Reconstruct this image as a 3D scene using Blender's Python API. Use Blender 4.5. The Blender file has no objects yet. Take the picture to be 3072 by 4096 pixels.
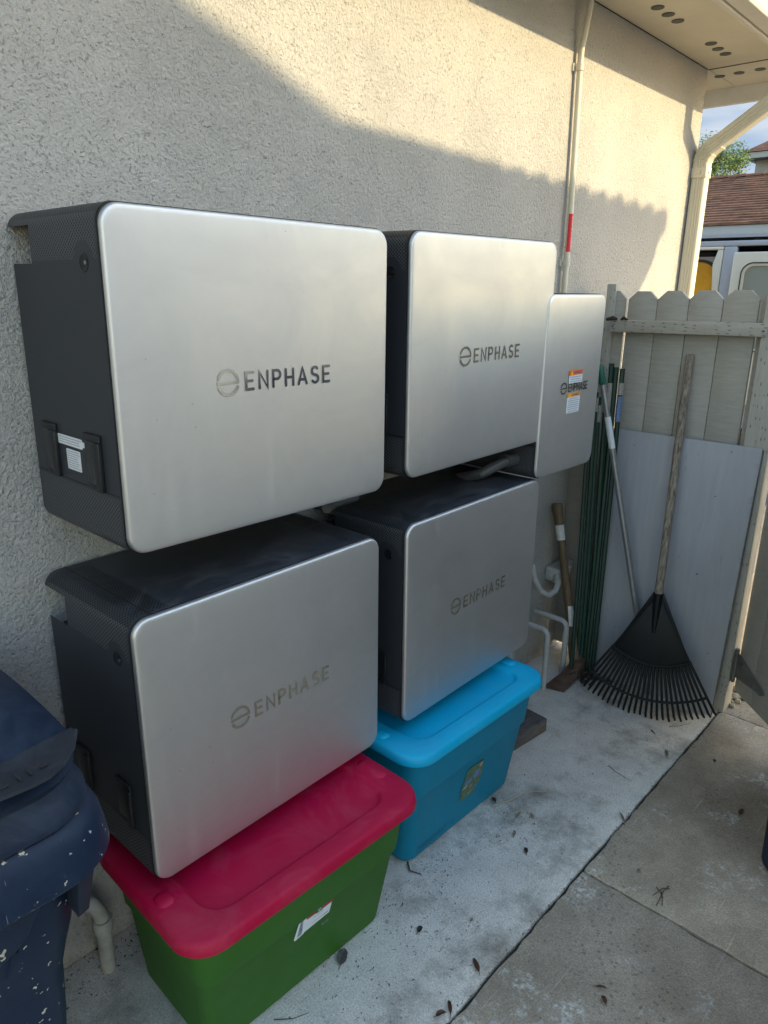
import bpy, math, random
from mathutils import Vector, Matrix
random.seed(7)
S = bpy.context.scene
PI = math.pi
# ------------------------------------------------------------------ camera
YAW, PIT, ROLL = 0.73824, -0.30043, 0.01376
fw = Vector((math.cos(PIT)*math.cos(YAW), math.cos(PIT)*math.sin(YAW), math.sin(PIT)))
r0 = fw.cross(Vector((0, 0, 1))).normalized(); u0 = r0.cross(fw)
rr = math.cos(ROLL)*r0 + math.sin(ROLL)*u0; uu = -math.sin(ROLL)*r0 + math.cos(ROLL)*u0
cd = bpy.data.cameras.new('camera'); cam = bpy.data.objects.new('camera', cd)
S.collection.objects.link(cam); S.camera = cam
m = Matrix.Identity(4)
for i in range(3):
    m[i][0], m[i][1], m[i][2] = rr[i], uu[i], -fw[i]
m.translation = Vector((-0.582, -1.468, 1.583)); cam.matrix_world = m
cd.sensor_fit = 'VERTICAL'; cd.sensor_height = 36; cd.sensor_width = 27
cd.lens = 36*2914.9/4096; cd.clip_start = .02; cd.clip_end = 800
# ------------------------------------------------------------------ light
SUN = Vector((.37, -1, .40)).normalized()
W = bpy.data.worlds.new('World'); S.world = W; W.use_nodes = True
wn = W.node_tree.nodes; wl = W.node_tree.links
sky = wn.new('ShaderNodeTexSky'); sky.sky_type = 'NISHITA'; sky.sun_disc = False
sky.sun_elevation = math.asin(SUN.z); sky.sun_rotation = math.atan2(SUN.x, SUN.y)
sky.air_density = 1.5; sky.dust_density = 1.0; sky.ozone_density = 1.2
wn['Background'].inputs[1].default_value = .15
# sky colour dimmed low beyond the garage, with added grey-blue cloud streaks
tcw = wn.new('ShaderNodeTexCoord'); dt = wn.new('ShaderNodeVectorMath'); dt.operation = 'DOT_PRODUCT'
wl.new(tcw.outputs['Generated'], dt.inputs[0]); dt.inputs[1].default_value = Vector((.86, .28, .16)).normalized()
rp = wn.new('ShaderNodeValToRGB'); wl.new(dt.outputs['Value'], rp.inputs[0]); rp.color_ramp.elements[0].position = .62; rp.color_ramp.elements[1].position = .95; rp.color_ramp.interpolation = 'EASE'
nz = wn.new('ShaderNodeTexNoise'); mp = wn.new('ShaderNodeMapping'); mp.inputs['Scale'].default_value = (1, 1, 4); wl.new(tcw.outputs['Generated'], mp.inputs[0]); wl.new(mp.outputs[0], nz.inputs['Vector'])
nz.inputs['Scale'].default_value = 7; nz.inputs['Detail'].default_value = 5
cr = wn.new('ShaderNodeValToRGB'); wl.new(nz.outputs['Fac'], cr.inputs[0]); e_ = cr.color_ramp.elements
e_[0].position = .38; e_[0].color = (.80, 1.12, 1.55, 1); e_[1].position = .62; e_[1].color = (1.45, 1.62, 1.85, 1)
mx = wn.new('ShaderNodeMix'); mx.data_type = 'RGBA'; wl.new(rp.outputs[0], mx.inputs[0]); wl.new(sky.outputs[0], mx.inputs[6]); wl.new(cr.outputs[0], mx.inputs[7])
wl.new(mx.outputs[2], wn['Background'].inputs[0])
sl = bpy.data.lights.new('sun', 'SUN'); sun = bpy.data.objects.new('sun', sl); S.collection.objects.link(sun)
sl.energy = 2.0; sl.angle = math.radians(.5); sl.color = (1, .78, .43)
sun.rotation_euler = SUN.to_track_quat('Z', 'Y').to_euler()
S.view_settings.view_transform = 'Standard'; S.view_settings.look = 'None'
S.view_settings.exposure = 1.65; S.view_settings.gamma = 1

# ------------------------------------------------------------------ material helper
class NM:
    def __init__(s, name, **kw):
        s.m = bpy.data.materials.new(name); s.m.use_nodes = True
        s.n = s.m.node_tree.nodes; s.l = s.m.node_tree.links
        s.b = s.n['Principled BSDF']
        for k, v in kw.items(): s.set(k, v)
        s._tc = None
    def set(s, k, v):
        i = s.b.inputs[{'col': 'Base Color', 'rough': 'Roughness', 'metal': 'Metallic', 'spec': 'Specular IOR Level', 'normal': 'Normal', 'alpha': 'Alpha', 'emit': 'Emission Color', 'emits': 'Emission Strength', 'coat': 'Coat Weight', 'trans': 'Transmission Weight'}[k]]
        if hasattr(v, 'is_linked') or isinstance(v, bpy.types.NodeSocket): s.l.new(v, i)
        elif isinstance(v, (tuple, list)): i.default_value = (*v, 1) if len(v) == 3 else v
        else: i.default_value = v
    def inp(s, node, i, v):
        if v is None: return
        if isinstance(v, bpy.types.NodeSocket): s.l.new(v, node.inputs[i])
        elif isinstance(v, (tuple, list)) and node.inputs[i].type == 'RGBA': node.inputs[i].default_value = (*v, 1) if len(v) == 3 else v
        else: node.inputs[i].default_value = v
    def pos(s, k='Object'):
        if s._tc is None: s._tc = s.n.new('ShaderNodeTexCoord')
        return s._tc.outputs[k]
    def mapv(s, v, scale=(1, 1, 1), rot=(0, 0, 0), loc=(0, 0, 0)):
        q = s.n.new('ShaderNodeMapping'); s.l.new(v, q.inputs[0])
        q.inputs['Scale'].default_value = scale; q.inputs['Rotation'].default_value = rot; q.inputs['Location'].default_value = loc
        return q.outputs[0]
    def noise(s, scale, detail=3, rough=.5, vec=None, dist=0, out='Fac'):
        q = s.n.new('ShaderNodeTexNoise'); s.l.new(vec or s.pos(), q.inputs['Vector'])
        q.inputs['Scale'].default_value = scale; q.inputs['Detail'].default_value = detail
        q.inputs['Roughness'].default_value = rough; q.inputs['Distortion'].default_value = dist
        return q.outputs[out]
    def voro(s, scale, vec=None, feature='F1', rnd=1, out='Distance'):
        q = s.n.new('ShaderNodeTexVoronoi'); s.l.new(vec or s.pos(), q.inputs['Vector'])
        q.feature = feature; q.inputs['Scale'].default_value = scale; q.inputs['Randomness'].default_value = rnd
        return q.outputs[out]
    def ramp(s, v, *st):
        q = s.n.new('ShaderNodeValToRGB'); s.l.new(v, q.inputs[0]); e = q.color_ramp.elements
        while len(e) < len(st): e.new(.5)
        for a, (p, c) in zip(e, st):
            a.position = p; a.color = (c, c, c, 1) if isinstance(c, (int, float)) else (*c, 1)
        return q.outputs[0]
    def math(s, op, a, b=None, c=None, clamp=False):
        q = s.n.new('ShaderNodeMath'); q.operation = op; q.use_clamp = clamp
        s.inp(q, 0, a); s.inp(q, 1, b); s.inp(q, 2, c); return q.outputs[0]
    def mix(s, f, a, b, mode='MIX'):
        q = s.n.new('ShaderNodeMix'); q.data_type = 'RGBA'; q.blend_type = mode
        s.inp(q, 0, f); s.inp(q, 6, a); s.inp(q, 7, b); return q.outputs[2]
    def bump(s, h, strength=.3, dist=.003, normal=None):
        q = s.n.new('ShaderNodeBump'); s.l.new(h, q.inputs['Height'])
        q.inputs['Strength'].default_value = strength; q.inputs['Distance'].default_value = dist
        if normal is not None: s.l.new(normal, q.inputs['Normal'])
        return q.outputs[0]
    def xyz(s, v=None):
        q = s.n.new('ShaderNodeSeparateXYZ'); s.l.new(v or s.pos(), q.inputs[0]); return q.outputs
    def attr(s, name, out='Fac'):
        q = s.n.new('ShaderNodeAttribute'); q.attribute_name = name; return q.outputs[out]

def simple(name, col, rough=.5, metal=0, var=.0, vs=20, bump=0, bs=80, bd=.001, spec=.5):
    a = NM(name, rough=rough, metal=metal, spec=spec)
    if var:
        f = a.ramp(a.noise(vs, 5, .6), (.3, 0), (.7, 1))
        a.set('col', a.mix(f, tuple(c*(1-var) for c in col), tuple(min(1, c*(1+var)) for c in col)))
    else: a.set('col', col)
    if bump: a.set('normal', a.bump(a.noise(bs, 4, .6), bump, bd))
    return a.m

# stucco -----------------------------------------------------------
def stucco(name, col, scale=1.0):
    a = NM(name, rough=.93, spec=.15)
    p = a.pos()
    w = a.noise(6*scale, 2, .5, out='Color')
    v = a.n.new('ShaderNodeVectorMath'); v.operation = 'MULTIPLY_ADD'
    a.l.new(w, v.inputs[0]); v.inputs[1].default_value = (.025, .025, .025); a.l.new(p, v.inputs[2]); pv = v.outputs[0]
    n1 = a.noise(84*scale, 4, .62, pv, .05)
    n2 = a.noise(210*scale, 3, .6, pv)
    vo = a.voro(125*scale, pv, 'SMOOTH_F1')
    pits = a.ramp(a.noise(135*scale, 2, .5, pv), (.30, 0), (.40, 1))
    area = a.ramp(a.noise(2.2*scale, 3, .5), (.35, .6), (.66, 1))
    h = a.math('ADD', a.math('MULTIPLY', a.ramp(n1, (.36, 0), (.66, 1)), area), a.math('MULTIPLY', n2, .6))
    h = a.math('ADD', h, a.math('MULTIPLY', pits, .55))
    h = a.math('SUBTRACT', h, a.math('MULTIPLY', vo, .3))
    a.set('normal', a.bump(h, 1.0, .0040))
    big = a.ramp(a.noise(1.6, 5, .6), (.3, .93), (.7, 1.05))
    c = a.mix(1.0, col, big, 'MULTIPLY')
    c = a.mix(a.math('MULTIPLY', a.math('SUBTRACT', 1, pits), .45), c, tuple(x*.42 for x in col))
    # dirt splash near the ground
    z = a.xyz(a.mapv(p))[2]
    d = a.math('MULTIPLY', a.ramp(z, (0, 1), (.16, 0)), a.ramp(a.noise(9, 5, .7), (.42, 0), (.62, 1)))
    c = a.mix(a.math('MULTIPLY', d, .45), c, (.13, .11, .09))
    a.set('col', c)
    return a.m
M = {}
M['stucco'] = stucco('stucco', (.470, .466, .450), 1.3)
M['trim'] = simple('trim_paint', (.62, .59, .51), .55, var=.05, vs=12, bump=.15, bs=120)
M['soffit'] = simple('soffit_paint', (.60, .55, .43), .7, var=.06, vs=5, bump=.2, bs=60)
M['white_trim'] = simple('white_trim', (.68, .67, .63), .6, var=.05, vs=15)
M['mesh_dark'] = simple('vent_mesh', (.10, .10, .09), .8, var=.5, vs=900)
def dsp():
    a = NM('downspout_paint', rough=.38)
    st = a.ramp(a.noise(9, 6, .65, a.mapv(a.pos(), (3, 3, 1))), (.5, 0), (.8, 1))
    a.set('col', a.mix(a.math('MULTIPLY', st, .15), (.62, .585, .48), (.36, .31, .22)))
    return a.m
M['downspout'] = dsp()
M['pvc'] = simple('painted_pipe', (.42, .42, .41), .55, var=.10, vs=35, bump=.25, bs=90)
M['pvc_shaded'] = simple('weathered_shaded_pipe', (.36, .35, .32), .7, var=.22, vs=30, bump=.3, bs=90)  # darker pipe copy: shade of the gap put into the colour, plus wear
# concretes --------------------------------------------------------
def concrete(name, c1, c2, pale):
    a = NM(name, rough=.9, spec=.2)
    p = a.pos('Object')
    big = a.ramp(a.noise(2.6, 6, .62, p), (.32, 0), (.68, 1))
    c = a.mix(big, c1, c2)
    mid = a.ramp(a.noise(11, 6, .7, p), (.35, .86), (.7, 1.08))
    c = a.mix(1, c, mid, 'MULTIPLY')
    agg = a.noise(230, 3, .7, p)
    c = a.mix(1, c, a.ramp(agg, (.3, .66), (.68, 1.25)), 'MULTIPLY')
    h = a.math('ADD', a.math('MULTIPLY', agg, .5), a.noise(60, 4, .65, p))
    if pale:
        # broom texture across the path and soil stains with edges of their own
        br = a.noise(60, 3, .6, a.mapv(p, (7, .35, 1), (0, 0, .35)))
        c = a.mix(1, c, a.ramp(br, (.3, .92), (.7, 1.05)), 'MULTIPLY')
        h = a.math('ADD', h, a.math('MULTIPLY', br, .8))
        st = a.ramp(a.noise(3.4, 7, .72, a.mapv(p, (1, 1, 1), (0, 0, 0), (3.1, 1.2, 0))), (.50, 0), (.66, 1))
        c = a.mix(a.math('MULTIPLY', st, .72), c, (.155, .13, .10))
        sp = a.ramp(a.noise(75, 3, .6, a.mapv(p, (1, 1.6, 1))), (.665, 0), (.70, 1))
        spm = a.ramp(a.noise(4.2, 4, .6, p), (.45, 0), (.6, 1))
        c = a.mix(a.math('MULTIPLY', a.math('MULTIPLY', sp, spm), .8), c, (.05, .045, .04))
    else:
        ag = a.voro(95, a.mapv(p, (1, 1, 1)), out='Color')
        wh = a.ramp(a.noise(5.2, 8, .72, a.mapv(p, (1, 1, 1), (0, 0, .3), (.2, 1.7, 0))), (.555, 0), (.64, 1))
        wf = a.ramp(a.noise(70, 3, .7, p), (.45, 0), (.6, 1))
        c = a.mix(a.math('MULTIPLY', a.math('MULTIPLY', wh, wf), .8), c, (.85, .83, .78))
        br = a.ramp(a.noise(1.7, 5, .6, a.mapv(p, (1, 1, 1), (0, 0, 0), (7, 2, 0))), (.5, 0), (.72, 1))
        c = a.mix(a.math('MULTIPLY', br, .55), c, (.20, .145, .095))
        v2 = a.voro(60, p); vm = a.ramp(a.noise(3, 3, .5, a.mapv(p, loc=(4, 4, 0))), (.48, 0), (.58, 1))
        vd = a.math('MULTIPLY', a.ramp(v2, (.20, 1), (.30, 0)), vm)
        c = a.mix(a.math('MULTIPLY', vd, .45), c, (.10, .095, .09))
        h = a.math('ADD', h, a.math('MULTIPLY', a.voro(180, p), .9))
        # faint drag scratches
        sc = a.ramp(a.noise(14, 2, .5, a.mapv(p, (.25, 9, 1), (0, 0, -.5))), (.70, 0), (.74, 1))
        c = a.mix(a.math('MULTIPLY', sc, .4), c, (.75, .73, .68))
    a.set('col', c); a.set('normal', a.bump(h, .55, .0022))
    return a.m
M['pale'] = concrete('pale_concrete', (.69, .64, .565), (.84, .785, .70), True)
M['old'] = concrete('old_concrete', (.33, .265, .192), (.58, .48, .365), False)
M['soil'] = simple('soil', (.05, .042, .034), .95, var=.5, vs=40, bump=.6, bs=70, bd=.01)
M['asphalt'] = simple('asphalt_ground', (.16, .15, .14), .9, var=.2, vs=3, bump=.4, bs=60)
# battery ----------------------------------------------------------
def silver():
    a = NM('silver_panel', metal=1)
    sm = a.ramp(a.noise(5, 6, .65, dist=.6), (.35, 0), (.75, 1))
    fine = a.noise(700, 2, .5)
    sp = a.math('MULTIPLY', a.ramp(a.voro(26), (.030, 1), (.042, 0)), a.ramp(a.noise(4, 3), (.50, 0), (.56, 1)))
    dr = a.ramp(a.noise(30, 4, .65, a.mapv(a.pos(), (1, 1, .09))), (.56, 0), (.72, 1))
    c = a.mix(sm, (.68, .68, .68), (.61, .61, .612)); c = a.mix(a.math('MULTIPLY', dr, .10), c, (.80, .80, .80))
    a.set('col', a.mix(a.math('MULTIPLY', sp, .7), c, (.35, .34, .32)))
    r = a.math('ADD', a.math('MULTIPLY', sm, .08), .46); r = a.math('ADD', r, a.math('MULTIPLY', fine, .08)); r = a.math('ADD', r, a.math('MULTIPLY', dr, .05)); a.set('rough', r)
    h = a.math('ADD', a.math('MULTIPLY', fine, .02), a.math('MULTIPLY', a.noise(3.5, 2, .4), 1))
    a.set('normal', a.bump(h, .12, .004)); return a.m
M['silver'] = silver()
M['logo'] = simple('polished_letter', (.80, .78, .71), .10, 1)
M['logo_dark'] = simple('dark_letter', (.16, .15, .145), .3, 1)
def shell(W_, H_):
    a = NM('dark_shell', rough=.46, spec=.3)
    x, y, z = a.xyz()
    uvn = a.n.new('ShaderNodeUVMap'); uvn.uv_map = 'arc'
    U, V, _ = a.xyz(uvn.outputs[0])
    px, pv = .0091, .0078
    def cell(off):
        fu = a.math('SUBTRACT', a.math('FRACT', a.math('ADD', a.math('DIVIDE', U, px), off)), .5)
        fv = a.math('SUBTRACT', a.math('FRACT', a.math('ADD', a.math('DIVIDE', V, pv), off)), .5)
        du = a.math('MULTIPLY', fu, px/.0020); dv = a.math('MULTIPLY', fv, pv/.0020)
        return a.math('LESS_THAN', a.math('ADD', a.math('MULTIPLY', du, du), a.math('MULTIPLY', dv, dv)), 1)
    dots = a.math('MAXIMUM', cell(0), cell(.5))
    def between(v, lo, hi): return a.math('MULTIPLY', a.math('GREATER_THAN', v, lo), a.math('LESS_THAN', v, hi))
    yy = between(y, -.328, -.017)
    ex = a.math('MINIMUM', x, a.math('SUBTRACT', W_, x))           # distance from nearer side
    up = a.math('MULTIPLY', a.math('GREATER_THAN', z, H_-.086), a.math('LESS_THAN', ex, .088))
    noseam = a.math('GREATER_THAN', a.math('ABSOLUTE', a.math('SUBTRACT', ex, .0455)), .003)
    up = a.math('MULTIPLY', up, noseam)
    lo = a.math('MULTIPLY', between(z, -.01, .101), a.math('LESS_THAN', ex, .04))
    # plain area round the dimple
    dy = a.math('SUBTRACT', y, -.284); dz = a.math('SUBTRACT', z, H_-.091)
    rad = a.math('SQRT', a.math('ADD', a.math('MULTIPLY', dy, dy), a.math('MULTIPLY', dz, dz)))
    out = a.math('MAXIMUM', a.math('GREATER_THAN', rad, .034), a.math('GREATER_THAN', ex, .03))
    mask = a.math('MULTIPLY', a.math('MULTIPLY', a.math('MAXIMUM', a.math('MULTIPLY', up, out), lo), yy), dots)
    dust = a.ramp(a.noise(6, 8, .75, a.mapv(a.pos(), (1, 1.8, 1), (0, 0, .5)), dist=1.6), (.44, 0), (.74, 1))
    nz = a.xyz(a.n.new('ShaderNodeNewGeometry').outputs['Normal'])[2]
    topm = a.math('MULTIPLY', dust, a.ramp(nz, (.6, 0), (.95, 1)))
    c = a.mix(a.math('MULTIPLY', topm, .38), (.034, .038, .046), (.16, .17, .18))
    c = a.mix(a.math('MULTIPLY', a.math('MULTIPLY', a.math('MAXIMUM', a.math('MULTIPLY', up, out), lo), yy), a.math('SUBTRACT', 1, a.math('GREATER_THAN', nz, .5))), c, (.078, .083, .092))
    c = a.mix(mask, c, (.002, .002, .002)); a.set('col', c)
    seam = a.math('SUBTRACT', 1, a.math('MULTIPLY', a.math('LESS_THAN', a.math('ABSOLUTE', a.math('SUBTRACT', ex, .0455)), .0016), a.math('GREATER_THAN', z, H_-.01)))
    seam2 = a.math('SUBTRACT', 1, a.math('MULTIPLY', a.math('LESS_THAN', a.math('ABSOLUTE', a.math('SUBTRACT', z, .1075)), .0014), a.math('LESS_THAN', ex, .02)))
    sm = a.math('MULTIPLY', seam, seam2)
    c2 = a.mix(sm, (.003, .003, .003), c); a.set('col', c2)
    h = a.math('SUBTRACT', a.math('MULTIPLY', a.noise(420, 2), .08), mask)
    a.set('normal', a.bump(h, .35, .0015)); a.set('rough', a.math('ADD', .42, a.math('MULTIPLY', topm, .3)))
    return a.m
M['shell'] = shell(.653, .578); M['shell_small'] = shell(.361, .555)
M['black_plastic'] = simple('black_plastic', (.012, .013, .015), .5, var=.3, vs=60, bump=.2, bs=50)
M['latch_tape'] = simple('latch_cover', (.022, .023, .025), .38, var=.3, vs=60, bump=.5, bs=70, bd=.002)
M['steel'] = simple('steel', (.45, .45, .45), .3, 1)
M['bracket'] = simple('bracket_steel', (.20, .21, .18), .45, .3)
def label_mat(name, col): return simple(name, col, .45, var=.03, vs=30)
M['lab_white'] = label_mat('label_white', (.70, .73, .77)); M['lab_ink'] = simple('label_ink', (.13, .15, .20), .6)
M['lab_grey'] = simple('label_small_print', (.30, .33, .38), .6)
M['lab_orange'] = label_mat('label_orange', (.88, .17, .02)); M['lab_amber'] = label_mat('label_amber', (.86, .33, .02)); M['lab_yellow'] = label_mat('label_yellow', (.9, .6, .02))
M['red_tag'] = label_mat('red_tag', (.62, .01, .03)); M['dark_red'] = label_mat('label_red', (.33, .015, .03))
M['lab_green'] = simple('torn_label', (.09, .15, .08), .5, var=.4, vs=90); M['lab_blue'] = simple('label_blue', (.12, .2, .38), .5, var=.4, vs=160)
M['lab_cream'] = simple('label_cream', (.32, .30, .26), .5, var=.3, vs=160); M['marker'] = simple('marker_ink', (.012, .07, .13), .5)
# plastics ---------------------------------------------------------
def plastic(name, col, rough=.42, scuff=(.5, .5, .5), sc=.15, spl=None):
    a = NM(name, spec=.32)
    f = a.ramp(a.noise(6, 7, .72, dist=.8), (.5, 0), (.8, 1))
    c = a.mix(a.math('MULTIPLY', f, sc), col, scuff)
    dv = a.ramp(a.noise(2.5, 4, .5), (.3, .9), (.7, 1.06)); c = a.mix(1, c, dv, 'MULTIPLY')
    if spl:
        pv = a.n.new('ShaderNodeVectorMath'); pv.operation = 'MULTIPLY_ADD'; a.l.new(a.noise(70, 3, .7, out='Color'), pv.inputs[0]); pv.inputs[1].default_value = (.022, .022, .030); a.l.new(a.pos(), pv.inputs[2]); pv = pv.outputs[0]
        s1 = a.ramp(a.math('ADD', a.voro(46, pv), a.math('MULTIPLY', a.noise(9, 3, .6), .45)), (.335, 1), (.365, 0)); s2 = a.ramp(a.noise(5, 3, .5), (.34, 0), (.42, 1))
        c = a.mix(a.math('MULTIPLY', s1, s2), c, spl)
        ln = a.ramp(a.noise(40, 2, .5, a.mapv(a.pos(), (6, 1, .6), (0, .5, 0))), (.735, 0), (.76, 1))
        c = a.mix(a.math('MULTIPLY', ln, .35), c, (.45, .5, .6))
    a.set('col', c); a.set('rough', a.math('ADD', rough, a.math('MULTIPLY', a.noise(12, 5, .6), .18)))
    a.set('normal', a.bump(a.math('ADD', a.noise(14, 4, .6), a.math('MULTIPLY', a.noise(420, 2), .15)), .10, .004))
    return a.m
M['red_lid'] = plastic('crimson_plastic', (.44, .0, .042), .5, (.62, .42, .46), .10)
M['green_tub'] = plastic('green_plastic', (.032, .135, .008), .5, (.10, .22, .06), .2)
M['blue_lid'] = plastic('blue_lid_plastic', (.0, .40, .68), .42, (.2, .45, .6), .15)
M['blue_tub'] = plastic('blue_tub_plastic', (.0, .22, .38), .48, (.02, .22, .36), .2)
M['navy'] = plastic('navy_bin_plastic', (.007, .018, .046), .36, (.05, .085, .14), .25, (.52, .50, .42))
M['navy_lid'] = plastic('navy_lid_plastic', (.010, .020, .042), .40, (.08, .11, .17), .4)
M['grey_lip'] = plastic('grey_lip_plastic', (.022, .027, .038), .45, (.14, .16, .2), .35)
M['dark_bin'] = plastic('dark_bin_plastic', (.015, .022, .04), .45, (.06, .07, .1), .3)
# woods ------------------------------------------------------------
def wood(name, c1, c2, sc=(1, 1, 1), rough=.75, inc=False, b=.3):
    a = NM(name, rough=rough)
    g = a.noise(26, 6, .65, a.mapv(a.pos(), sc), .6)
    c = a.mix(a.ramp(g, (.32, 0), (.68, 1)), c1, c2)
    c = a.mix(1, c, a.ramp(a.noise(3, 4), (.3, .9), (.7, 1.07)), 'MULTIPLY')
    h = g
    if inc:
        pv = a.mapv(a.pos(), inc)
        sl_ = a.ramp(a.voro(1, pv, rnd=.35), (.13, 1), (.2, 0))
        c = a.mix(a.math('MULTIPLY', sl_, .6), c, (.06, .055, .045)); h = a.math('SUBTRACT', g, sl_)
    a.set('col', c); a.set('normal', a.bump(h, b, .002)); return a.m
M['fence'] = wood('fence_paint', (.34, .322, .28), (.41, .39, .345), (1, .5, 4), .7, b=.35)
M['fence_post'] = wood('fence_post_paint', (.38, .36, .315), (.46, .44, .385), (1, 4, .4), .7, (20, 75, 26))
M['fence_rail'] = wood('fence_rail_paint', (.37, .35, .305), (.45, .425, .37), (1, .5, 4), .7, (20, 26, 80))
def ply():
    a = NM('plywood_paint', rough=.6)
    p = a.pos()
    c = a.mix(a.ramp(a.noise(2.4, 5, .6), (.3, 0), (.7, 1)), (.36, .365, .395), (.42, .425, .45))
    gr = a.noise(10, 6, .6, a.mapv(p, (1, 6, .5)), .4); c = a.mix(1, c, a.ramp(gr, (.3, .93), (.7, 1.05)), 'MULTIPLY')
    k = a.ramp(a.noise(9, 4, .6, a.mapv(p, (1, 3, .8))), (.67, 0), (.72, 1)); c = a.mix(a.math('MULTIPLY', k, .35), c, (.14, .14, .17))
    a.set('col', c); a.set('normal', a.bump(gr, .2, .002)); return a.m
M['ply'] = ply(); M['ply_edge'] = wood('plywood_edge', (.10, .09, .08), (.24, .23, .22), (1, 1, 1)); M['splinter'] = simple('split_wood', (.38, .38, .40), .8)
M['handle_grey'] = wood('weathered_handle', (.075, .055, .04), (.42, .36, .29), (5, 5, .35), .85, b=.6)
M['handle_brown'] = wood('brown_handle', (.10, .068, .036), (.175, .125, .07), (4, 4, .3), .6)
M['white_paint'] = simple('chipped_white_paint', (.62, .61, .58), .6, var=.15, vs=60, bump=.4, bs=120)
M['rust'] = simple('rusty_iron', (.11, .062, .045), .75, .3, var=.5, vs=25, bump=.5, bs=60)
M['black_tool'] = simple('black_rake_plastic', (.006, .007, .009), .5, spec=.25, var=.3, vs=30, bump=.15, bs=40)
M['stake'] = simple('green_stake_coating', (.007, .036, .025), .4, var=.25, vs=40)
M['green_grip'] = simple('green_grip', (.015, .12, .07), .45, var=.15, vs=30)
M['alu'] = simple('aluminium_pole', (.36, .37, .39), .42, .75, var=.1, vs=30)
M['grey_wood'] = wood('old_timber', (.055, .048, .045), (.15, .13, .125), (.6, 4, 4), .85, b=.7)
M['hinge'] = simple('grey_painted_hinge', (.17, .17, .15), .5, .3, var=.2, vs=30, bump=.3)
M['leaf_brown'] = simple('dry_leaf_brown', (.10, .045, .025), .7, var=.4, vs=90); M['leaf_grey'] = simple('dry_leaf_grey', (.085, .085, .08), .8, var=.4, vs=90)
M['leaf_tan'] = simple('dry_leaf_tan', (.26, .21, .15), .8, var=.3, vs=90); M['leaf_dark'] = simple('dry_leaf_dark', (.035, .028, .022), .8, var=.4, vs=90)
M['straw'] = simple('straw', (.36, .32, .24), .8); M['twig'] = simple('twig_bark', (.07, .05, .035), .9, var=.3, vs=60)
M['cable'] = simple('grey_conduit_plastic', (.075, .08, .09), .45, var=.1)
M['door_sunlit'] = simple('van_sunlit_door_paint', (.60, .58, .50), .35); M['van'] = simple('van_shaded_paint', (.36, .385, .44), .25, var=.03)  # white van: sunlit and shaded tones put into door and body colours
M['rubber'] = simple('rubber_seal', (.02, .022, .025), .6); M['yellow'] = simple('yellow_panel', (.62, .30, .005), .6, var=.15, vs=6)
M['glass'] = simple('van_window_glass', (.20, .235, .22), .12); M['vdark'] = simple('van_interior', (.03, .03, .035), .7)
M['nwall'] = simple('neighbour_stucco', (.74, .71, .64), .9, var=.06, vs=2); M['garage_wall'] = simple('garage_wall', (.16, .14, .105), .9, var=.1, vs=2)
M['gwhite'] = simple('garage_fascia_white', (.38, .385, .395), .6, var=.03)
def tiles():
    a = NM('brown_roof_tiles', rough=.9)
    uvn = a.n.new('ShaderNodeUVMap'); uvn.uv_map = 'arc'
    v = a.n.new('ShaderNodeTexBrick'); a.l.new(uvn.outputs[0], v.inputs['Vector'])
    v.inputs['Scale'].default_value = 1; v.inputs['Mortar Size'].default_value = .0; v.inputs['Brick Width'].default_value = .26; v.inputs['Row Height'].default_value = .115
    v.inputs['Color1'].default_value = (.185, .085, .052, 1); v.inputs['Color2'].default_value = (.105, .054, .038, 1)
    v.inputs['Bias'].default_value = -.1
    c = a.mix(1, v.outputs[0], a.ramp(a.noise(9, 5, .7), (.3, .7), (.7, 1.3)), 'MULTIPLY')
    a.set('col', c); a.set('normal', a.bump(a.noise(40, 4), .4, .01)); return a.m
M['tiles'] = tiles()
def leafm():
    a = NM('tree_leaves', rough=.5)
    c = a.mix(a.ramp(a.noise(1.8, 3), (.35, 0), (.65, 1)), (.075, .125, .02), (.22, .27, .04))
    a.set('col', c); a.b.inputs['Subsurface Weight'].default_value = 0; return a.m
M['leaves'] = leafm(); M['bark'] = simple('bark', (.08, .06, .045), .9, var=.3, vs=10, bump=.5, bs=20)

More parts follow.
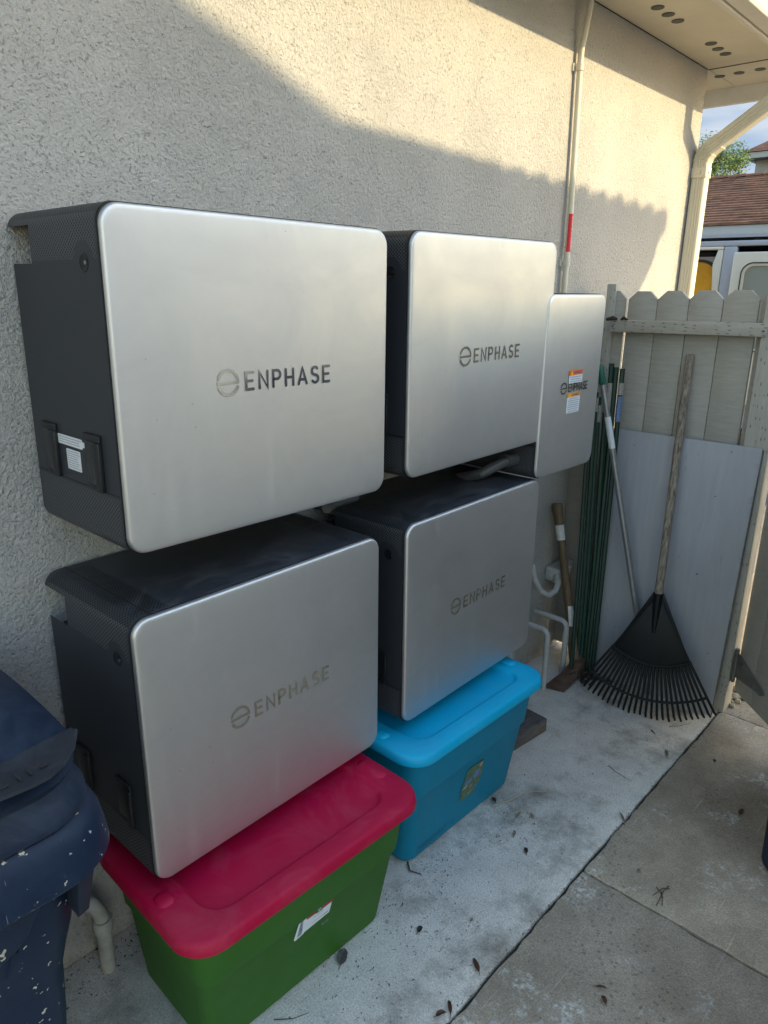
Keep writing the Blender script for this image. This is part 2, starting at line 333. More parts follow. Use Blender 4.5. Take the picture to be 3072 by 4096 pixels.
# ------------------------------------------------------------------ mesh helpers
class MB:
    def __init__(s): s.v = []; s.f = []; s.uv = {}
    def poly(s, pts):
        b = len(s.v); s.v += [tuple(p) for p in pts]; s.f.append(tuple(range(b, b+len(pts))))
    def box(s, x0, x1, y0, y1, z0, z1, mat=None):
        c = [Vector((x, y, z)) for z in (z0, z1) for y in (y0, y1) for x in (x0, x1)]
        if mat is not None: c = [mat @ q for q in c]
        b = len(s.v); s.v += [tuple(q) for q in c]
        for q in ((0, 2, 3, 1), (4, 5, 7, 6), (0, 1, 5, 4), (2, 6, 7, 3), (0, 4, 6, 2), (1, 3, 7, 5)): s.f.append(tuple(b+i for i in q))
        return s
    def loft(s, secs, cap0=True, cap1=True, closed=True):
        b = len(s.v); n = len(secs[0])
        for q in secs: s.v += [tuple(p) for p in q]
        for i in range(len(secs)-1):
            for j in range(n if closed else n-1):
                k = (j+1) % n
                s.f.append((b+i*n+j, b+i*n+k, b+(i+1)*n+k, b+(i+1)*n+j))
        if cap0: s.f.append(tuple(b+j for j in reversed(range(n))))
        if cap1: s.f.append(tuple(b+(len(secs)-1)*n+j for j in range(n)))
        return s
    def tube(s, pts, r, n=10, caps=True, flat=1):
        pts = [Vector(p) for p in pts]; rs = r if isinstance(r, (list, tuple)) else [r]*len(pts)
        secs = []; up = None
        for i, p in enumerate(pts):
            t = (pts[min(i+1, len(pts)-1)]-pts[max(i-1, 0)]).normalized()
            if up is None:
                up = t.orthogonal().normalized()
            up = (up - t*up.dot(t)).normalized(); w = t.cross(up)
            secs.append([p+(up*math.cos(a)+w*math.sin(a)*flat)*rs[i] for a in [2*PI*j/n for j in range(n)]])
        return s.loft(secs, caps, caps)
    def prism(s, pts, d):
        a = [Vector(p) for p in pts]; d = Vector(d)
        return s.loft([a, [p+d for p in a]])
    def ribbon(s, pts, w, caps=True):
        """flat stroke in the xz plane at y=0 with rounded ends"""
        P = [Vector((p[0], p[1])) for p in pts]; L = []; R = []
        n = len(P)
        for i in range(n):
            a = P[max(i-1, 0)]; b = P[min(i+1, n-1)]
            if 0 < i < n-1:
                d1 = (P[i]-a).normalized(); d2 = (b-P[i]).normalized(); t = (d1+d2)
                t = t.normalized() if t.length > .01 else d1; k = 1/max(.5, abs(t.dot(d1)))
            else: t = (b-a).normalized(); k = 1
            nn = Vector((-t.y, t.x))*w/2*k; L.append(P[i]+nn); R.append(P[i]-nn)
        def cap(c, t):
            ang = math.atan2(t.y, t.x); return [c+Vector((math.cos(ang+q), math.sin(ang+q)))*w/2 for q in (-PI/3, -PI/6, 0, PI/6, PI/3)]
        te = (P[-1]-P[-2]).normalized(); ts = (P[0]-P[1]).normalized()
        b0 = len(s.v)
        for i in range(n-1):
            s.poly([(q.x, 0, q.y) for q in (R[i], R[i+1], L[i+1], L[i])])
        if caps:
            s.poly([(q.x, 0, q.y) for q in [R[-1]]+cap(P[-1], te)+[L[-1]]])
            s.poly([(q.x, 0, q.y) for q in [L[0]]+cap(P[0], ts)+[R[0]]])
        return s
    def xform(s, mt, start=0):
        for i in range(start, len(s.v)): s.v[i] = tuple(mt @ Vector(s.v[i]))
        return s
    def build(s, name, mat, parent=None, smooth=False, bevel=0, seg=2, angle=35, solid=0, sub=0):
        me = bpy.data.meshes.new(name); me.from_pydata(s.v, [], s.f); me.update()
        o = bpy.data.objects.new(name, me); S.collection.objects.link(o)
        for q in (mat if isinstance(mat, list) else [mat]): me.materials.append(q)
        if parent: o.parent = parent
        if solid:
            q = o.modifiers.new('solid', 'SOLIDIFY'); q.thickness = solid; q.offset = -1
        if bevel:
            q = o.modifiers.new('bevel', 'BEVEL'); q.width = bevel; q.segments = seg; q.limit_method = 'ANGLE'; q.angle_limit = math.radians(angle)
        if sub: q = o.modifiers.new('sub', 'SUBSURF'); q.levels = sub; q.render_levels = sub
        if smooth or bevel:
            for p in me.polygons: p.use_smooth = True
            q = o.modifiers.new('edges', 'EDGE_SPLIT'); q.split_angle = math.radians(38 if smooth else 50)
        return o
def rrect(x0, x1, y0, y1, r, z, n=6):
    out = []
    for cx, cy, a0 in ((x1-r, y1-r, 0), (x0+r, y1-r, PI/2), (x0+r, y0+r, PI), (x1-r, y0+r, 1.5*PI)):
        for i in range(n+1):
            a = a0+PI/2*i/n; out.append(Vector((cx+r*math.cos(a), cy+r*math.sin(a), z)))
    return out
def rrect_xz(x0, x1, z0, z1, r, y, n=6):
    return [Vector((p.x, y, p.y)) for p in rrect(x0, x1, z0, z1, r, 0, n)]
def tag(o, label=None, cat=None, group=None, kind=None):
    if label: o['label'] = label
    if cat: o['category'] = cat
    if group: o['group'] = group
    if kind: o['kind'] = kind
    return o
def empty(name, loc=(0, 0, 0), rot=(0, 0, 0)):
    o = bpy.data.objects.new(name, None); S.collection.objects.link(o); o.location = loc; o.rotation_euler = rot
    o.empty_display_size = .05; return o
def copytree(o, parent=None):
    c = o.copy(); S.collection.objects.link(c)
    if parent: c.parent = parent
    for ch in [k for k in bpy.data.objects if k.parent == o]: copytree(ch, c)
    return c
def setuv(o, fn):
    me = o.data; uv = me.uv_layers.new(name='arc')
    for p in me.polygons:
        for li in p.loop_indices: uv.data[li].uv = fn(me.vertices[me.loops[li].vertex_index].co, me.loops[li].vertex_index)
def text_mesh(txt, size, name, mat, parent, mt, shear=0, bold=0, spacing=1):
    c = bpy.data.curves.new('t', 'FONT'); c.body = txt; c.size = size; c.shear = shear; c.offset = bold; c.space_character = spacing
    c.align_x = 'CENTER'; c.align_y = 'CENTER'
    t = bpy.data.objects.new('t', c); S.collection.objects.link(t)
    bpy.context.view_layer.update()
    me = bpy.data.meshes.new_from_object(t.evaluated_get(bpy.context.evaluated_depsgraph_get()))
    bpy.data.objects.remove(t); o = bpy.data.objects.new(name, me); S.collection.objects.link(o)
    me.transform(mt); me.materials.clear(); me.materials.append(mat); o.parent = parent; return o
# text faces +z in xy plane -> face -y (front wall things): x stays, y->z
T_FRONT = lambda x, y, z: Matrix.Translation((x, y, z)) @ Matrix.Rotation(PI/2, 4, 'X')

# ------------------------------------------------------------------ setting: ground
b = MB(); b.poly([(-250, -250, -.06), (400, -250, -.06), (400, 250, -.06), (-250, 250, -.06)])
tag(b.build('ground', M['asphalt']), kind='structure')
def slab(x0, x1, y0, y1, mat, name, z=0.0, wob=.0025, e=(1, 1, 1, 1)):
    pts = []
    def edge(a, bb, k):
        n = max(2, int((Vector(bb)-Vector(a)).length/.035)) if k else 1
        if n > 260: n = 260
        d = Vector(bb)-Vector(a); nn = Vector((-d.y, d.x)).normalized()
        for i in range(n):
            pts.append(Vector(a)+d*i/n + nn*(random.uniform(-wob, wob) if k and i else 0))
    edge((x0, y0), (x1, y0), e[0]); edge((x1, y0), (x1, y1), e[1]); edge((x1, y1), (x0, y1), e[2]); edge((x0, y1), (x0, y0), e[3])
    q = MB(); q.prism([(p.x, p.y, -.055) for p in pts], (0, 0, .055+z)); 
    return tag(q.build(name, mat, bevel=.003, seg=2, angle=60), kind='structure')
slab(-5, 2.32, -.757, -.002, M['pale'], 'path', 0.0, .0016)
b = MB(); b.box(-5, 12, -6, 0, -.058, -.012); tag(b.build('soil', M['soil']), kind='structure')
slab(-5, 1.053, -3.58, -.765, M['old'], 'pavement', -.001, .0035)
slab(1.060, 2.178, -3.58, -.765, M['old'], 'pavement', .001, .0032)
slab(2.183, 12, -3.58, -.765, M['old'], 'pavement', 0, .001)
slab(2.33, 12, -.757, -.002, M['old'], 'pavement', -.002, .002)

# ------------------------------------------------------------------ house
house = tag(empty('house', (0, 0, 0)), 'cream stucco house whose long wall carries the silver battery boxes', 'house')
ZS = 2.547
b = MB(); b.box(-5, 3.19, 0, 6, -.05, ZS); b.build('wall', M['stucco'], house, bevel=.008, seg=3)
b = MB(); b.box(-5, 3.575, -.326, 0.0, ZS, ZS+.02); b.box(3.192, 3.575, .003, 6, ZS, ZS+.02); sof = b.build('soffit', M['soffit'], house)
b = MB(); b.box(3.19, 3.197, -.32, .0, ZS-.0025, ZS-.0005); b.build('panel_joint', M['mesh_dark'], sof)
b = MB(); b.box(-5, 3.60, -.352, -.327, ZS-.018, ZS+.20); b.build('trim_board', M['trim'], house, bevel=.003)
b = MB(); b.box(3.577, 3.605, -.325, 6, ZS-.075, ZS+.20); b.build('fascia', M['white_trim'], house, bevel=.003)
b = MB()
prof = [(-.354, 2.54), (-.354, 2.66), (-.450, 2.66), (-.455, 2.645), (-.447, 2.62), (-.430, 2.585), (-.424, 2.545), (-.42, 2.532), (-.36, 2.532)]
b.prism([(-5, y, z) for y, z in prof], (8.62, 0, 0)); b.build('gutter', M['trim'], house, bevel=.003)
b = MB(); b.prism([(-5.1, -.36, 2.68), (-5.1, 3.1, 4.2), (-5.1, 6.5, 2.68)], (8.8, 0, 0)); b.build('roof', M['tiles'], house)
for i, (x, y) in enumerate([(2.293, -.139), (2.385, -.14), (2.474, -.14), (2.82, -.14), (2.909, -.137), (2.998, -.138), (3.335, .0), (3.33, -.088), (3.33, -.18), (1.80, -.14), (1.71, -.14), (1.62, -.14)]):
    b = MB(); n = 20
    b.prism([(x+.023*math.cos(2*PI*k/n), y+.023*math.sin(2*PI*k/n), ZS-.003) for k in range(n)], (0, 0, .0025)); b.build('soffit_vent', M['mesh_dark'], house)
b = MB(); b.box(3.47, 3.485, -.20, -.19, ZS-.02, ZS-.001); b.box(3.47, 3.485, -.215, -.175, ZS-.005, ZS-.0005); b.build('bracket', M['white_trim'], house)
# downspout
def rect_tube(mb, path, w, d, ribs=True):
    """path in a plane x=const: list of (y,z); w along x, d across"""
    secs = []
    for i, (y, z) in enumerate(path):
        a = Vector(path[max(i-1, 0)]); c = Vector(path[min(i+1, len(path)-1)]); t = (c-a).normalized(); n = Vector((-t.y, t.x))
        if n.x < 0: n = -n       # n points to +y
        def P(x, k): return Vector((x, y+n.x*k, z+n.y*k))
        sec = []
        # -x face with ribs
        ks = [-d/2+.004, -d*.30, -d*.25, -d*.20, -d*.12, -d*.07, -d*.02, d*.08, d*.13, d*.18, d*.30, d/2-.004]
        rib = [0, 0, 1, 0, 0, 1, 0, 0, 1, 0, 0, 0]
        for k, q in zip(ks, rib): sec.append(P(-w/2+(.0035 if q and ribs else 0), k))
        sec += [P(-w/2+.004, d/2), P(w/2-.004, d/2), P(w/2, d/2-.004), P(w/2, -d/2+.004), P(w/2-.004, -d/2), P(-w/2+.004, -d/2)]
        secs.append(sec)
    mb.loft(secs)
ds = empty('downspout_pipe', (3.172, 0, 0)); ds.parent = house; ds.name = 'downspout'
bpy.data.objects.remove(ds)
b = MB(); rect_tube(b, [(-.036, 0.02), (-.036, 2.125)], .056, .064); b.xform(Matrix.Translation((3.165, 0, 0)))
dso = b.build('downspout', M['downspout'], house, smooth=True)
b = MB(); path = [(-.036, 2.10), (-.036, 2.15)]
for k in range(1, 7):
    a = k/6*math.radians(58); path.append((-.036-.075*(1-math.cos(a)), 2.15+.075*math.sin(a)))
l = path[-1]; path.append((l[0]-.04*math.sin(math.radians(58)), l[1]+.04*math.cos(math.radians(58))))
rect_tube(b, path, .062, .068); b.xform(Matrix.Translation((3.165, 0, 0))); elb = b.build('elbow', M['downspout'], dso, smooth=True)
b = MB()
for k in range(1, 6):
    a = (k-.3)/6*math.radians(58); c = (-.036-.075*(1-math.cos(a)), 2.15+.075*math.sin(a)); t = (-math.sin(a), math.cos(a))
    rect_tube(b, [(c[0]-t[0]*.0022, c[1]-t[1]*.0022), (c[0]+t[0]*.0022, c[1]+t[1]*.0022)], .068, .074, False)
b.xform(Matrix.Translation((3.165, 0, 0))); b.build('crimp', M['downspout'], elb)
y0, z0 = path[-2]
b = MB(); d58 = (-.832, .555)
rect_tube(b, [(y0-.01, z0+.006), (y0+d58[0]*.36, z0+d58[1]*.36)], .056, .062); b.xform(Matrix.Translation((3.165, 0, 0))); b.build('slanted_pipe', M['downspout'], dso, smooth=True)
ye, ze = y0+d58[0]*.34, z0+d58[1]*.34
b = MB(); rect_tube(b, [(ye+.01, ze-.01), (ye-.015, ze+.02), (ye-.02, 2.54)], .060, .066); b.xform(Matrix.Translation((3.165, 0, 0))); b.build('outlet_elbow', M['downspout'], dso, smooth=True)
b = MB(); rect_tube(b, [(-.036, 2.085), (-.036, 2.13)], .066, .072, False); b.xform(Matrix.Translation((3.165, 0, 0))); br = b.build('strap', M['downspout'], dso, bevel=.001)
b = MB(); b.tube([(3.131, -.04, 2.108), (3.128, -.04, 2.108)], .006, 10); b.build('rivet', M['steel'], br, smooth=True)
b = MB(); b.tube([(3.16, -.072, 2.108), (3.16, -.076, 2.108)], .006, 10); b.build('rivet', M['steel'], br, smooth=True)

# ------------------------------------------------------------------ batteries
def stroke_letters(scale=1.0):
    def arc(cx, cy, rx, ry, a0, a1, n=10): return [(cx+rx*math.cos(math.radians(a0+(a1-a0)*i/n)), cy+ry*math.sin(math.radians(a0+(a1-a0)*i/n))) for i in range(n+1)]
    L = {}
    L['E'] = (.55, [[(.52, 1), (0, 1), (0, 0), (.52, 0)], [(0, .5), (.46, .5)]])
    L['N'] = (.62, [[(0, 0), (0, 1), (.62, 0), (.62, 1)]])
    L['P'] = (.56, [[(0, 0), (0, 1), (.30, 1)]+arc(.30, .735, .26, .265, 90, -90)[1:]+[(0, .47)]])
    L['H'] = (.60, [[(0, 0), (0, 1)], [(.6, 0), (.6, 1)], [(0, .5), (.6, .5)]])
    L['A'] = (.68, [[(0, 0), (.34, 1), (.68, 0)], [(.12, .28), (.56, .28)]])
    L['S'] = (.56, [arc(.28, .755, .26, .245, 35, 250, 12)+[(.30, .5)]+arc(.29, .25, .27, .25, 70, -150, 12)])
    L['C'] = (.6, [arc(.34, .5, .34, .5, 50, 310, 14)])
    L['R'] = (.56, [[(0, 0), (0, 1), (.30, 1)]+arc(.30, .735, .24, .265, 90, -90)[1:]+[(0, .47)], [(.25, .47), (.55, 0)]])
    L['I'] = (.12, [[(.05, 0), (.05, 1)]]); L['T'] = (.6, [[(0, 1), (.6, 1)], [(.3, 1), (.3, 0)]])
    L['M'] = (.75, [[(0, 0), (0, 1), (.37, .35), (.75, 1), (.75, 0)]]); L['O'] = (.6, [arc(.3, .5, .3, .5, 0, 360, 16)]); L[' '] = (.3, [])
    return L
FONT = stroke_letters()
def draw_word(mb, word, x, z, h, w, gap, yoff=0):
    k = 0
    for ch in word:
        adv, sts = FONT[ch]
        for st in sts:
            s0 = len(mb.v); mb.ribbon([(x+px*h, z+pz*h) for px, pz in st], w)
            k += 1
            for i in range(s0, len(mb.v)): mb.v[i] = (mb.v[i][0], yoff-.00006*(k % 3), mb.v[i][2])
        x += adv*h+gap
    return x
def battery(W_, H_, D_, shellmat, logo_at, logo_w, label_objs=True, side=True):
    R = .034
    root = empty('battery_box')
    # shell
    arcs = []; pos = []
    cs = rrect(0, W_, 0, H_, R-.002, 0, 8)      # (x, z) loop CCW from right-top
    # open loop starting at bottom-left corner end going up the left side
    pts = [Vector((p.x, p.y)) for p in cs]
    # rotate list so first point is left side bottom (x=0,z=R)
    st = min(range(len(pts)), key=lambda i: (abs(pts[i].x), abs(pts[i].y-(R-.002))))
    pts = pts[st:]+pts[:st]; pts = list(reversed(pts)); pts = [pts[-1]]+pts[:-1]
    loop = [pts[0]]
    NZ0, NZ1 = H_-.090, H_-.028
    ex = []
    n = len(pts)
    for i in range(n):
        a, c = pts[i], pts[(i+1) % n]; ex.append(a)
        if (c-a).length > .1 and abs(a.x-c.x) < 1e-6:
            zs = sorted([z for z in (NZ0, NZ1) if min(a.y, c.y)+.001 < z < max(a.y, c.y)-.001], reverse=a.y > c.y)
            ex += [Vector((a.x, z)) for z in zs]
    ex.append(pts[0].copy())
    s = [0]
    for i in range(1, len(ex)): s.append(s[-1]+(ex[i]-ex[i-1]).length)
    s_off = s[-1]
    ys = [0, -.088, -D_+.012]
    b = MB(); idx = {}
    for j, y in enumerate(ys):
        for i, p in enumerate(ex):
            b.v.append((p.x, y-(.012 if j == 0 and p.y < NZ0+.001 else .002), p.y)); idx[(i, j)] = len(b.v)-1
    for i in range(len(ex)-1):
        for j in range(2):
            side_f = abs(ex[i].x-ex[i+1].x) < 1e-6
            zm = (ex[i].y+ex[i+1].y)/2
            if j == 0 and (ex[i].x+ex[i+1].x)/2 < .012 and NZ0-.001 < zm < H_-.016 and (zm > NZ0): 
                if zm < NZ1: continue
            b.f.append((idx[(i, j)], idx[(i+1, j)], idx[(i+1, j+1)], idx[(i, j+1)]))
    o = b.build('shell', shellmat, root, smooth=True)
    ne = len(ex)
    setuv(o, lambda co, vi: (co.y, s[vi % ne]))
    # inner chassis
    b = MB(); b.box(.006, W_-.006, -D_+.014, -.006, .006, H_-.006); b.v = [(x, y if y < -.1 else -.10, z) for x, y, z in b.v]; b.build('chassis', M['black_plastic'], root, bevel=.02, seg=4)
    b = MB(); b.box(.010, .06, -.0985, -.092, H_-.12, H_-.02); b.build('mount_flange', M['bracket'], root)
    b = MB(); b.box(.03, W_-.03, -.05, .0, .05, H_-.12); b.build('wall_bracket', M['black_plastic'], root)
    # front panel
    prof = [(0, .011), (0, .0075), (.0010, .0044), (.0024, .0024), (.005, .0015), (.010, .0011), (.018, .0008), (.028, .0005), (.040, .0003), (.055, .00015), (.08, .0)]
    secs = [rrect_xz(.002+t, W_-.002-t, .002+t, H_-.002-t, max(R-t*.75, .004), -D_+yy-.003, 8) for t, yy in prof]
    b = MB(); b.loft(secs, cap0=True, cap1=False)
    # convex centre fan
    last = secs[-1]; base = len(b.v); b.v.append((W_/2, -D_-.0038, H_/2)); n0 = base-len(last)
    for j in range(len(last)): b.f.append((n0+j, n0+(j+1) % len(last), base))
    b.build('front_panel', M['silver'], root, smooth=True)
    b = MB(); b.loft([rrect_xz(0.0005, W_-.0005, .0005, H_-.0005, R-.001, -D_+.012, 8), rrect_xz(0.0005, W_-.0005, .0005, H_-.0005, R-.001, -D_+.0085, 8)]); b.build('panel_frame', M['black_plastic'], root, smooth=True)
    # logo
    lx, lz, lh = logo_at                        # left of symbol, centre z, symbol height
    yf = -D_-.0046
    mb = MB(); r = lh/2*.86; cx = lx+lh/2; sw = lh*.108
    A = lambda a0, a1: [(cx+r*math.cos(math.radians(a0+(a1-a0)*i/18)), lz+r*math.sin(math.radians(a0+(a1-a0)*i/18))) for i in range(19)]
    mb.ribbon(A(160, 4)+[(cx+r, lz-.01*lh)], sw, True); k0 = len(mb.v)
    mb.ribbon([(cx-r, lz-.01*lh), (cx+r, lz-.01*lh)], sw*.95); k1 = len(mb.v)
    mb.ribbon(A(203, 337), sw)
    for i in range(len(mb.v)): mb.v[i] = (mb.v[i][0], yf-(.00008 if k0 <= i < k1 else 0), mb.v[i][2])
    mat = M['logo'] if W_ > .5 else M['logo_dark']
    mb.build('emblem', mat, root, solid=0)
    mb = MB(); hh = lh*.60; x0 = lx+lh*1.27
    tw = sum(FONT[c][0] for c in 'ENPHASE')*hh; gap = (logo_w-(x0-lx)-tw)/6
    draw_word(mb, 'ENPHASE', x0, lz-hh/2, hh, sw*.98, gap, yf)
    mb.build('lettering', mat, root)
    if not side: return root
    # dimple
    dz, dy = H_-.091, -.284
    b = MB(); rings = []
    for rr_, dx in ((.0150, -.0006), (.0135, -.0012), (.011, -.0002), (.0075, .0), (.006, -.0002)):
        rings.append([Vector((dx, dy+rr_*math.cos(2*PI*k/20), dz+rr_*1.0*math.sin(2*PI*k/20))) for k in range(20)])
    b.loft(rings, False, True); dm = b.build('screw_recess', M['black_plastic'], root, smooth=True)
    b = MB(); b.tube([(-.0004, dy-.009, dz), (-.0030, dy-.009, dz)], .0035, 10); b.build('screw', M['steel'], dm, smooth=True)
    # latches
    for y1, y2 in ((-.060, -.116), (-.226, -.284)):
        b = MB(); b.box(-.0085, -.0002, y2, y2+.019, H_-.471, H_-.384); b.box(-.006, -.0003, y2, y1, H_-.384, H_-.371); b.box(-.004, -.0004, y2+.019, y1, H_-.471, H_-.463)
        lt = b.build('latch', M['black_plastic'], root, bevel=.0022, seg=3)
        b = MB(); b.box(-.0042, -.0003, y2+.0195, y1, H_-.4625, H_-.3845); b.build('latch_cover', M['latch_tape'], lt, bevel=.001)
        b = MB(); b.box(-.0045, -.0043, y2+.029, y2+.0305, H_-.462, H_-.43); b.build('slot', M['mesh_dark'], lt)
    return root
def side_label(parent, y0, y1, z0, z1, rows, H_, name='warning_label', tab=False):
    b = MB()
    sec = lambda x, i: [Vector((x, p.x, p.y)) for p in rrect(min(y0, y1), max(y0, y1), z0, z1, .0022, 0, 3)]
    b.loft([sec(-.0003, 0), sec(-.0007, 0)])
    if tab: b.box(-.0006, -.0002, -.227, y1+.001, H_-.402, H_-.392)
    o = b.build(name, M['lab_white'], parent)
    b = MB(); n = rows; h = (z1-z0)
    for i in range(n):
        z = z1-h*(i+.9)/(n+.9); y = max(y0, y1)-.003; end = min(y0, y1)+random.uniform(.003, .012)
        while y > end:
            w = random.uniform(.003, .009); b.box(-.00085, -.0007, max(end, y-w), y, z-.0008, z+.0008); y -= w+.0012
    b.build('small_print', M['lab_grey'], o)
    return o
HB = .578
A = battery(.653, HB, .344, M['shell'], (.194, HB-.292, .052), .279)
def place(o, P, yaw, roll, pitch, H_, D_=.344):
    # P = position of the front top-left corner from the camera fit
    Rz = Matrix.Rotation(yaw, 3, 'Z'); Ry = Matrix.Rotation(roll, 3, 'Y'); Rx = Matrix.Rotation(pitch, 3, 'X')
    R = Rz @ Rx @ Ry
    o.location = Vector(P)+R @ Vector((0, D_, -H_)); o.rotation_euler = R.to_euler()
fits = {'B': ((.7295, -.345, 1.7049), .0106, -.0086, .0048), 'C': ((-.0209, -.3579, 1.011), .011, -.0052, 0), 'D': ((.7377, -.3445, 1.0094), .0155, -.0074, 0)}
labs = {'A': 'silver and charcoal wall battery high on the left, white paper labels on its side', 'B': 'upper middle silver wall battery above the box that overhangs the bright blue tote',
        'C': 'low silver wall battery hanging just over the red lid of the green tote', 'D': 'low silver wall battery hanging just over the bright blue tote'}
G5 = 'silver batteries hung on the stucco wall'
tag(A, labs['A'], 'battery', G5)
for k in 'BCD':
    o = copytree(A); tag(o, labs[k], 'battery', G5); place(o, *fits[k], HB)
place(A, (-.0019, -.3475, 1.7039), -.0002, .0059, -.0037, HB)
side_label(A, -.116, -.211, HB-.406, HB-.388, 3, HB, 'warning_label', True); side_label(A, -.145, -.199, HB-.450, HB-.412, 8, HB)
E_ = battery(.361, .555, .343, M['shell_small'], (1.451-1.346, 1.288-1.0155, .038), .171, side=False)
tag(E_, 'narrow silver wall battery nearest the gate with two orange headed warning stickers', 'battery', G5)
E_.location = (1.346, 0, 1.0145); E_.rotation_euler = (0, 0, 0)
def front_label(parent, x0, x1, z0, z1, hd, mat, rows, yf):
    b = MB(); b.loft([rrect_xz(x0, x1, z0, z1-hd, .002, yf, 3), rrect_xz(x0, x1, z0, z1-hd, .002, yf-.0004, 3)]); o = b.build('warning_label', M['lab_white'], parent)
    b = MB(); b.loft([rrect_xz(x0, x1, z1-hd, z1, .002, yf-.0001, 3), rrect_xz(x0, x1, z1-hd, z1, .002, yf-.0005, 3)]); b.build('header', mat, o)
    xc = x0+(x1-x0)*.2; zc = z1-hd/2
    b = MB(); b.prism([(xc-hd*.36, yf-.0005, zc-hd*.32), (xc+hd*.36, yf-.0005, zc-hd*.32), (xc, yf-.0005, zc+hd*.36)], (0, -.0002, 0)); b.build('warning_triangle', M['lab_yellow'], o)
    text_mesh('WARNING', hd*.72, 'lettering', M['lab_ink'], o, T_FRONT(x0+(x1-x0)*.62, yf-.0008, zc), shear=.2, bold=hd*.02, spacing=.85)
    b = MB(); h = z1-hd-z0
    for i in range(rows):
        z = z1-hd-h*(i+.8)/(rows+.6); ind = random.uniform(.004, .014); x = x0+ind; end = x1-ind
        while x < end:
            w = random.uniform(.004, .010); b.box(x, min(end, x+w), yf-.0007, yf-.0004, z-.0011, z+.0011); x += w+.0012
    b.build('small_print', M['lab_grey'], o)
ZB = 1.0145; yf = -.3472
front_label(E_, 1.495-1.346, 1.579-1.346, 1.300-ZB, 1.340-ZB, .0155, M['lab_orange'], 3, yf-.0012)
front_label(E_, 1.4955-1.346, 1.578-1.346, 1.206-ZB, 1.2687-ZB, .0125, M['lab_amber'], 7, yf)
# conduit loop into the side of the far battery
b = MB(); b.tube([(1.30, -.26, 1.071), (1.35, -.262, 1.071)], .0215, 14); 
cl = empty('flexible_conduit', (0, 0, 0)); tag(cl, 'grey flexible conduit loop entering the side of the narrow battery', 'conduit')
b.build('fitting', M['cable'], cl, smooth=True)
b = MB(); b.tube([(1.315, -.262, 1.071), (1.29, -.262, 1.070), (1.25, -.255, 1.060), (1.22, -.23, 1.04), (1.22, -.18, 1.02), (1.25, -.12, 1.0), (1.27, -.06, .96), (1.27, -.03, .90), (1.27, -.03, .3)], .0165, 12); b.build('hose', M['cable'], cl, smooth=True)
cb = MB(); cb.tube([(.60, -.20, 1.055), (.66, -.17, 1.052), (.70, -.165, 1.05), (.74, -.163, 1.05)], .013, 10)
tag(cb.build('cable_gland', M['cable'], smooth=True), 'small white cable gland glimpsed between the two low batteries', 'fitting')

# ------------------------------------------------------------------ conduit and water pipes
cn = empty('wall_conduit', (2.008, 0, 0)); tag(cn, 'cream painted vertical conduit with a red tag, running up the wall', 'conduit')
b = MB(); b.tube([(-.014, -.040, 2.60), (-.014, -.038, 2.50), (-.016, -.030, 2.44), (-.018, -.020, 2.375), (-.018, -.019, 2.33), (-.009, -.019, 2.12), (0, -.019, 1.86), (0, -.019, 1.7), (0, -.019, 1.42)], .0102, 14); pc = b.build('pipe', M['downspout'], cn, smooth=True)
for z in (2.318, 1.675):
    b = MB(); xo = -.018 if z > 2 else 0; b.tube([(xo, -.019, z-.011), (xo, -.019, z+.011)], .0135, 14); b.box(xo-.022, xo-.008, -.006, -.0005, z-.012, z+.012); b.build('pipe_clamp', M['trim'], cn, smooth=True)
b = MB(); n = 14
secs = [[Vector((.0108*math.cos(a), -.019+.0108*math.sin(a), z)) for a in [PI+PI*1.05*i/10 for i in range(11)]] for z in (1.714, 1.846)]
b.loft(secs, False, False, closed=False); rt = b.build('warning_tag', M['red_tag'], cn, smooth=True)
text_mesh('CAUTION: SOLAR CIRCUIT', .0095, 'lettering', M['lab_white'], rt, Matrix.Translation((.002, -.0302, 1.78)) @ Matrix.Rotation(-PI/2, 4, 'Y') @ Matrix.Rotation(PI/2, 4, 'X'))
def stubpipe(x, y, zt, r, label, mat='pvc', yw=0.0, name='water_pipe', drop=0.0, collar=None):
    e = tag(empty(name, (x, 0, 0)), label, 'pipe')
    b = MB(); R_ = .03
    pts = [(0, yw, zt+drop), (0, y+R_, zt)]+[(0, y+R_*(1-math.sin(a)), zt-R_*(1-math.cos(a))) for a in [PI/2*k/5 for k in range(1, 6)]]+[(0, y, .0)]
    b.tube(pts, r, 14); b.build('pipe', M[mat], e, smooth=True)
    if collar is not None:
        b = MB(); b.tube([(0, y, collar-.02), (0, y, collar+.02)], r*1.22, 14); b.build('collar', M[mat], e, smooth=True)
    return e
stubpipe(1.845, -.165, .262, .0115, 'slim white pipe bending down from the wall, just right of the blue tote')
stubpipe(2.02, -.155, .238, .0115, 'white pipe with a collar behind the leaning mattock handle', collar=.165)
wb = tag(empty('outlet_box', (2.12, -.05, .40)), 'white painted outlet fitting with a curved pipe, behind the mattock handle', 'fitting')
b = MB(); b.box(-.05, .05, -.03, .05, -.03, .035); b.box(.03, .085, -.02, .04, -.022, .045); b.build('box', M['pvc'], wb, bevel=.012, seg=3)
b = MB(); b.tube([(-.04, -.015, 0), (-.075, -.035, -.018), (-.105, -.04, -.04), (-.15, -.035, -.045), (-.19, -.02, -.02), (-.21, .0, .03), (-.215, .02, .10)], .0125, 12); b.tube([(-.04, -.01, .002), (-.068, -.03, -.014)], .017, 12); b.build('pipe', M['pvc'], wb, smooth=True)
b = MB(); b.box(1.765, 1.80, -.05, -.001, 0, .30); 
tag(b.build('wall_strip', M['pvc'], bevel=.006), 'pale vertical box moulding on the wall just above the blue tote corner', 'moulding')
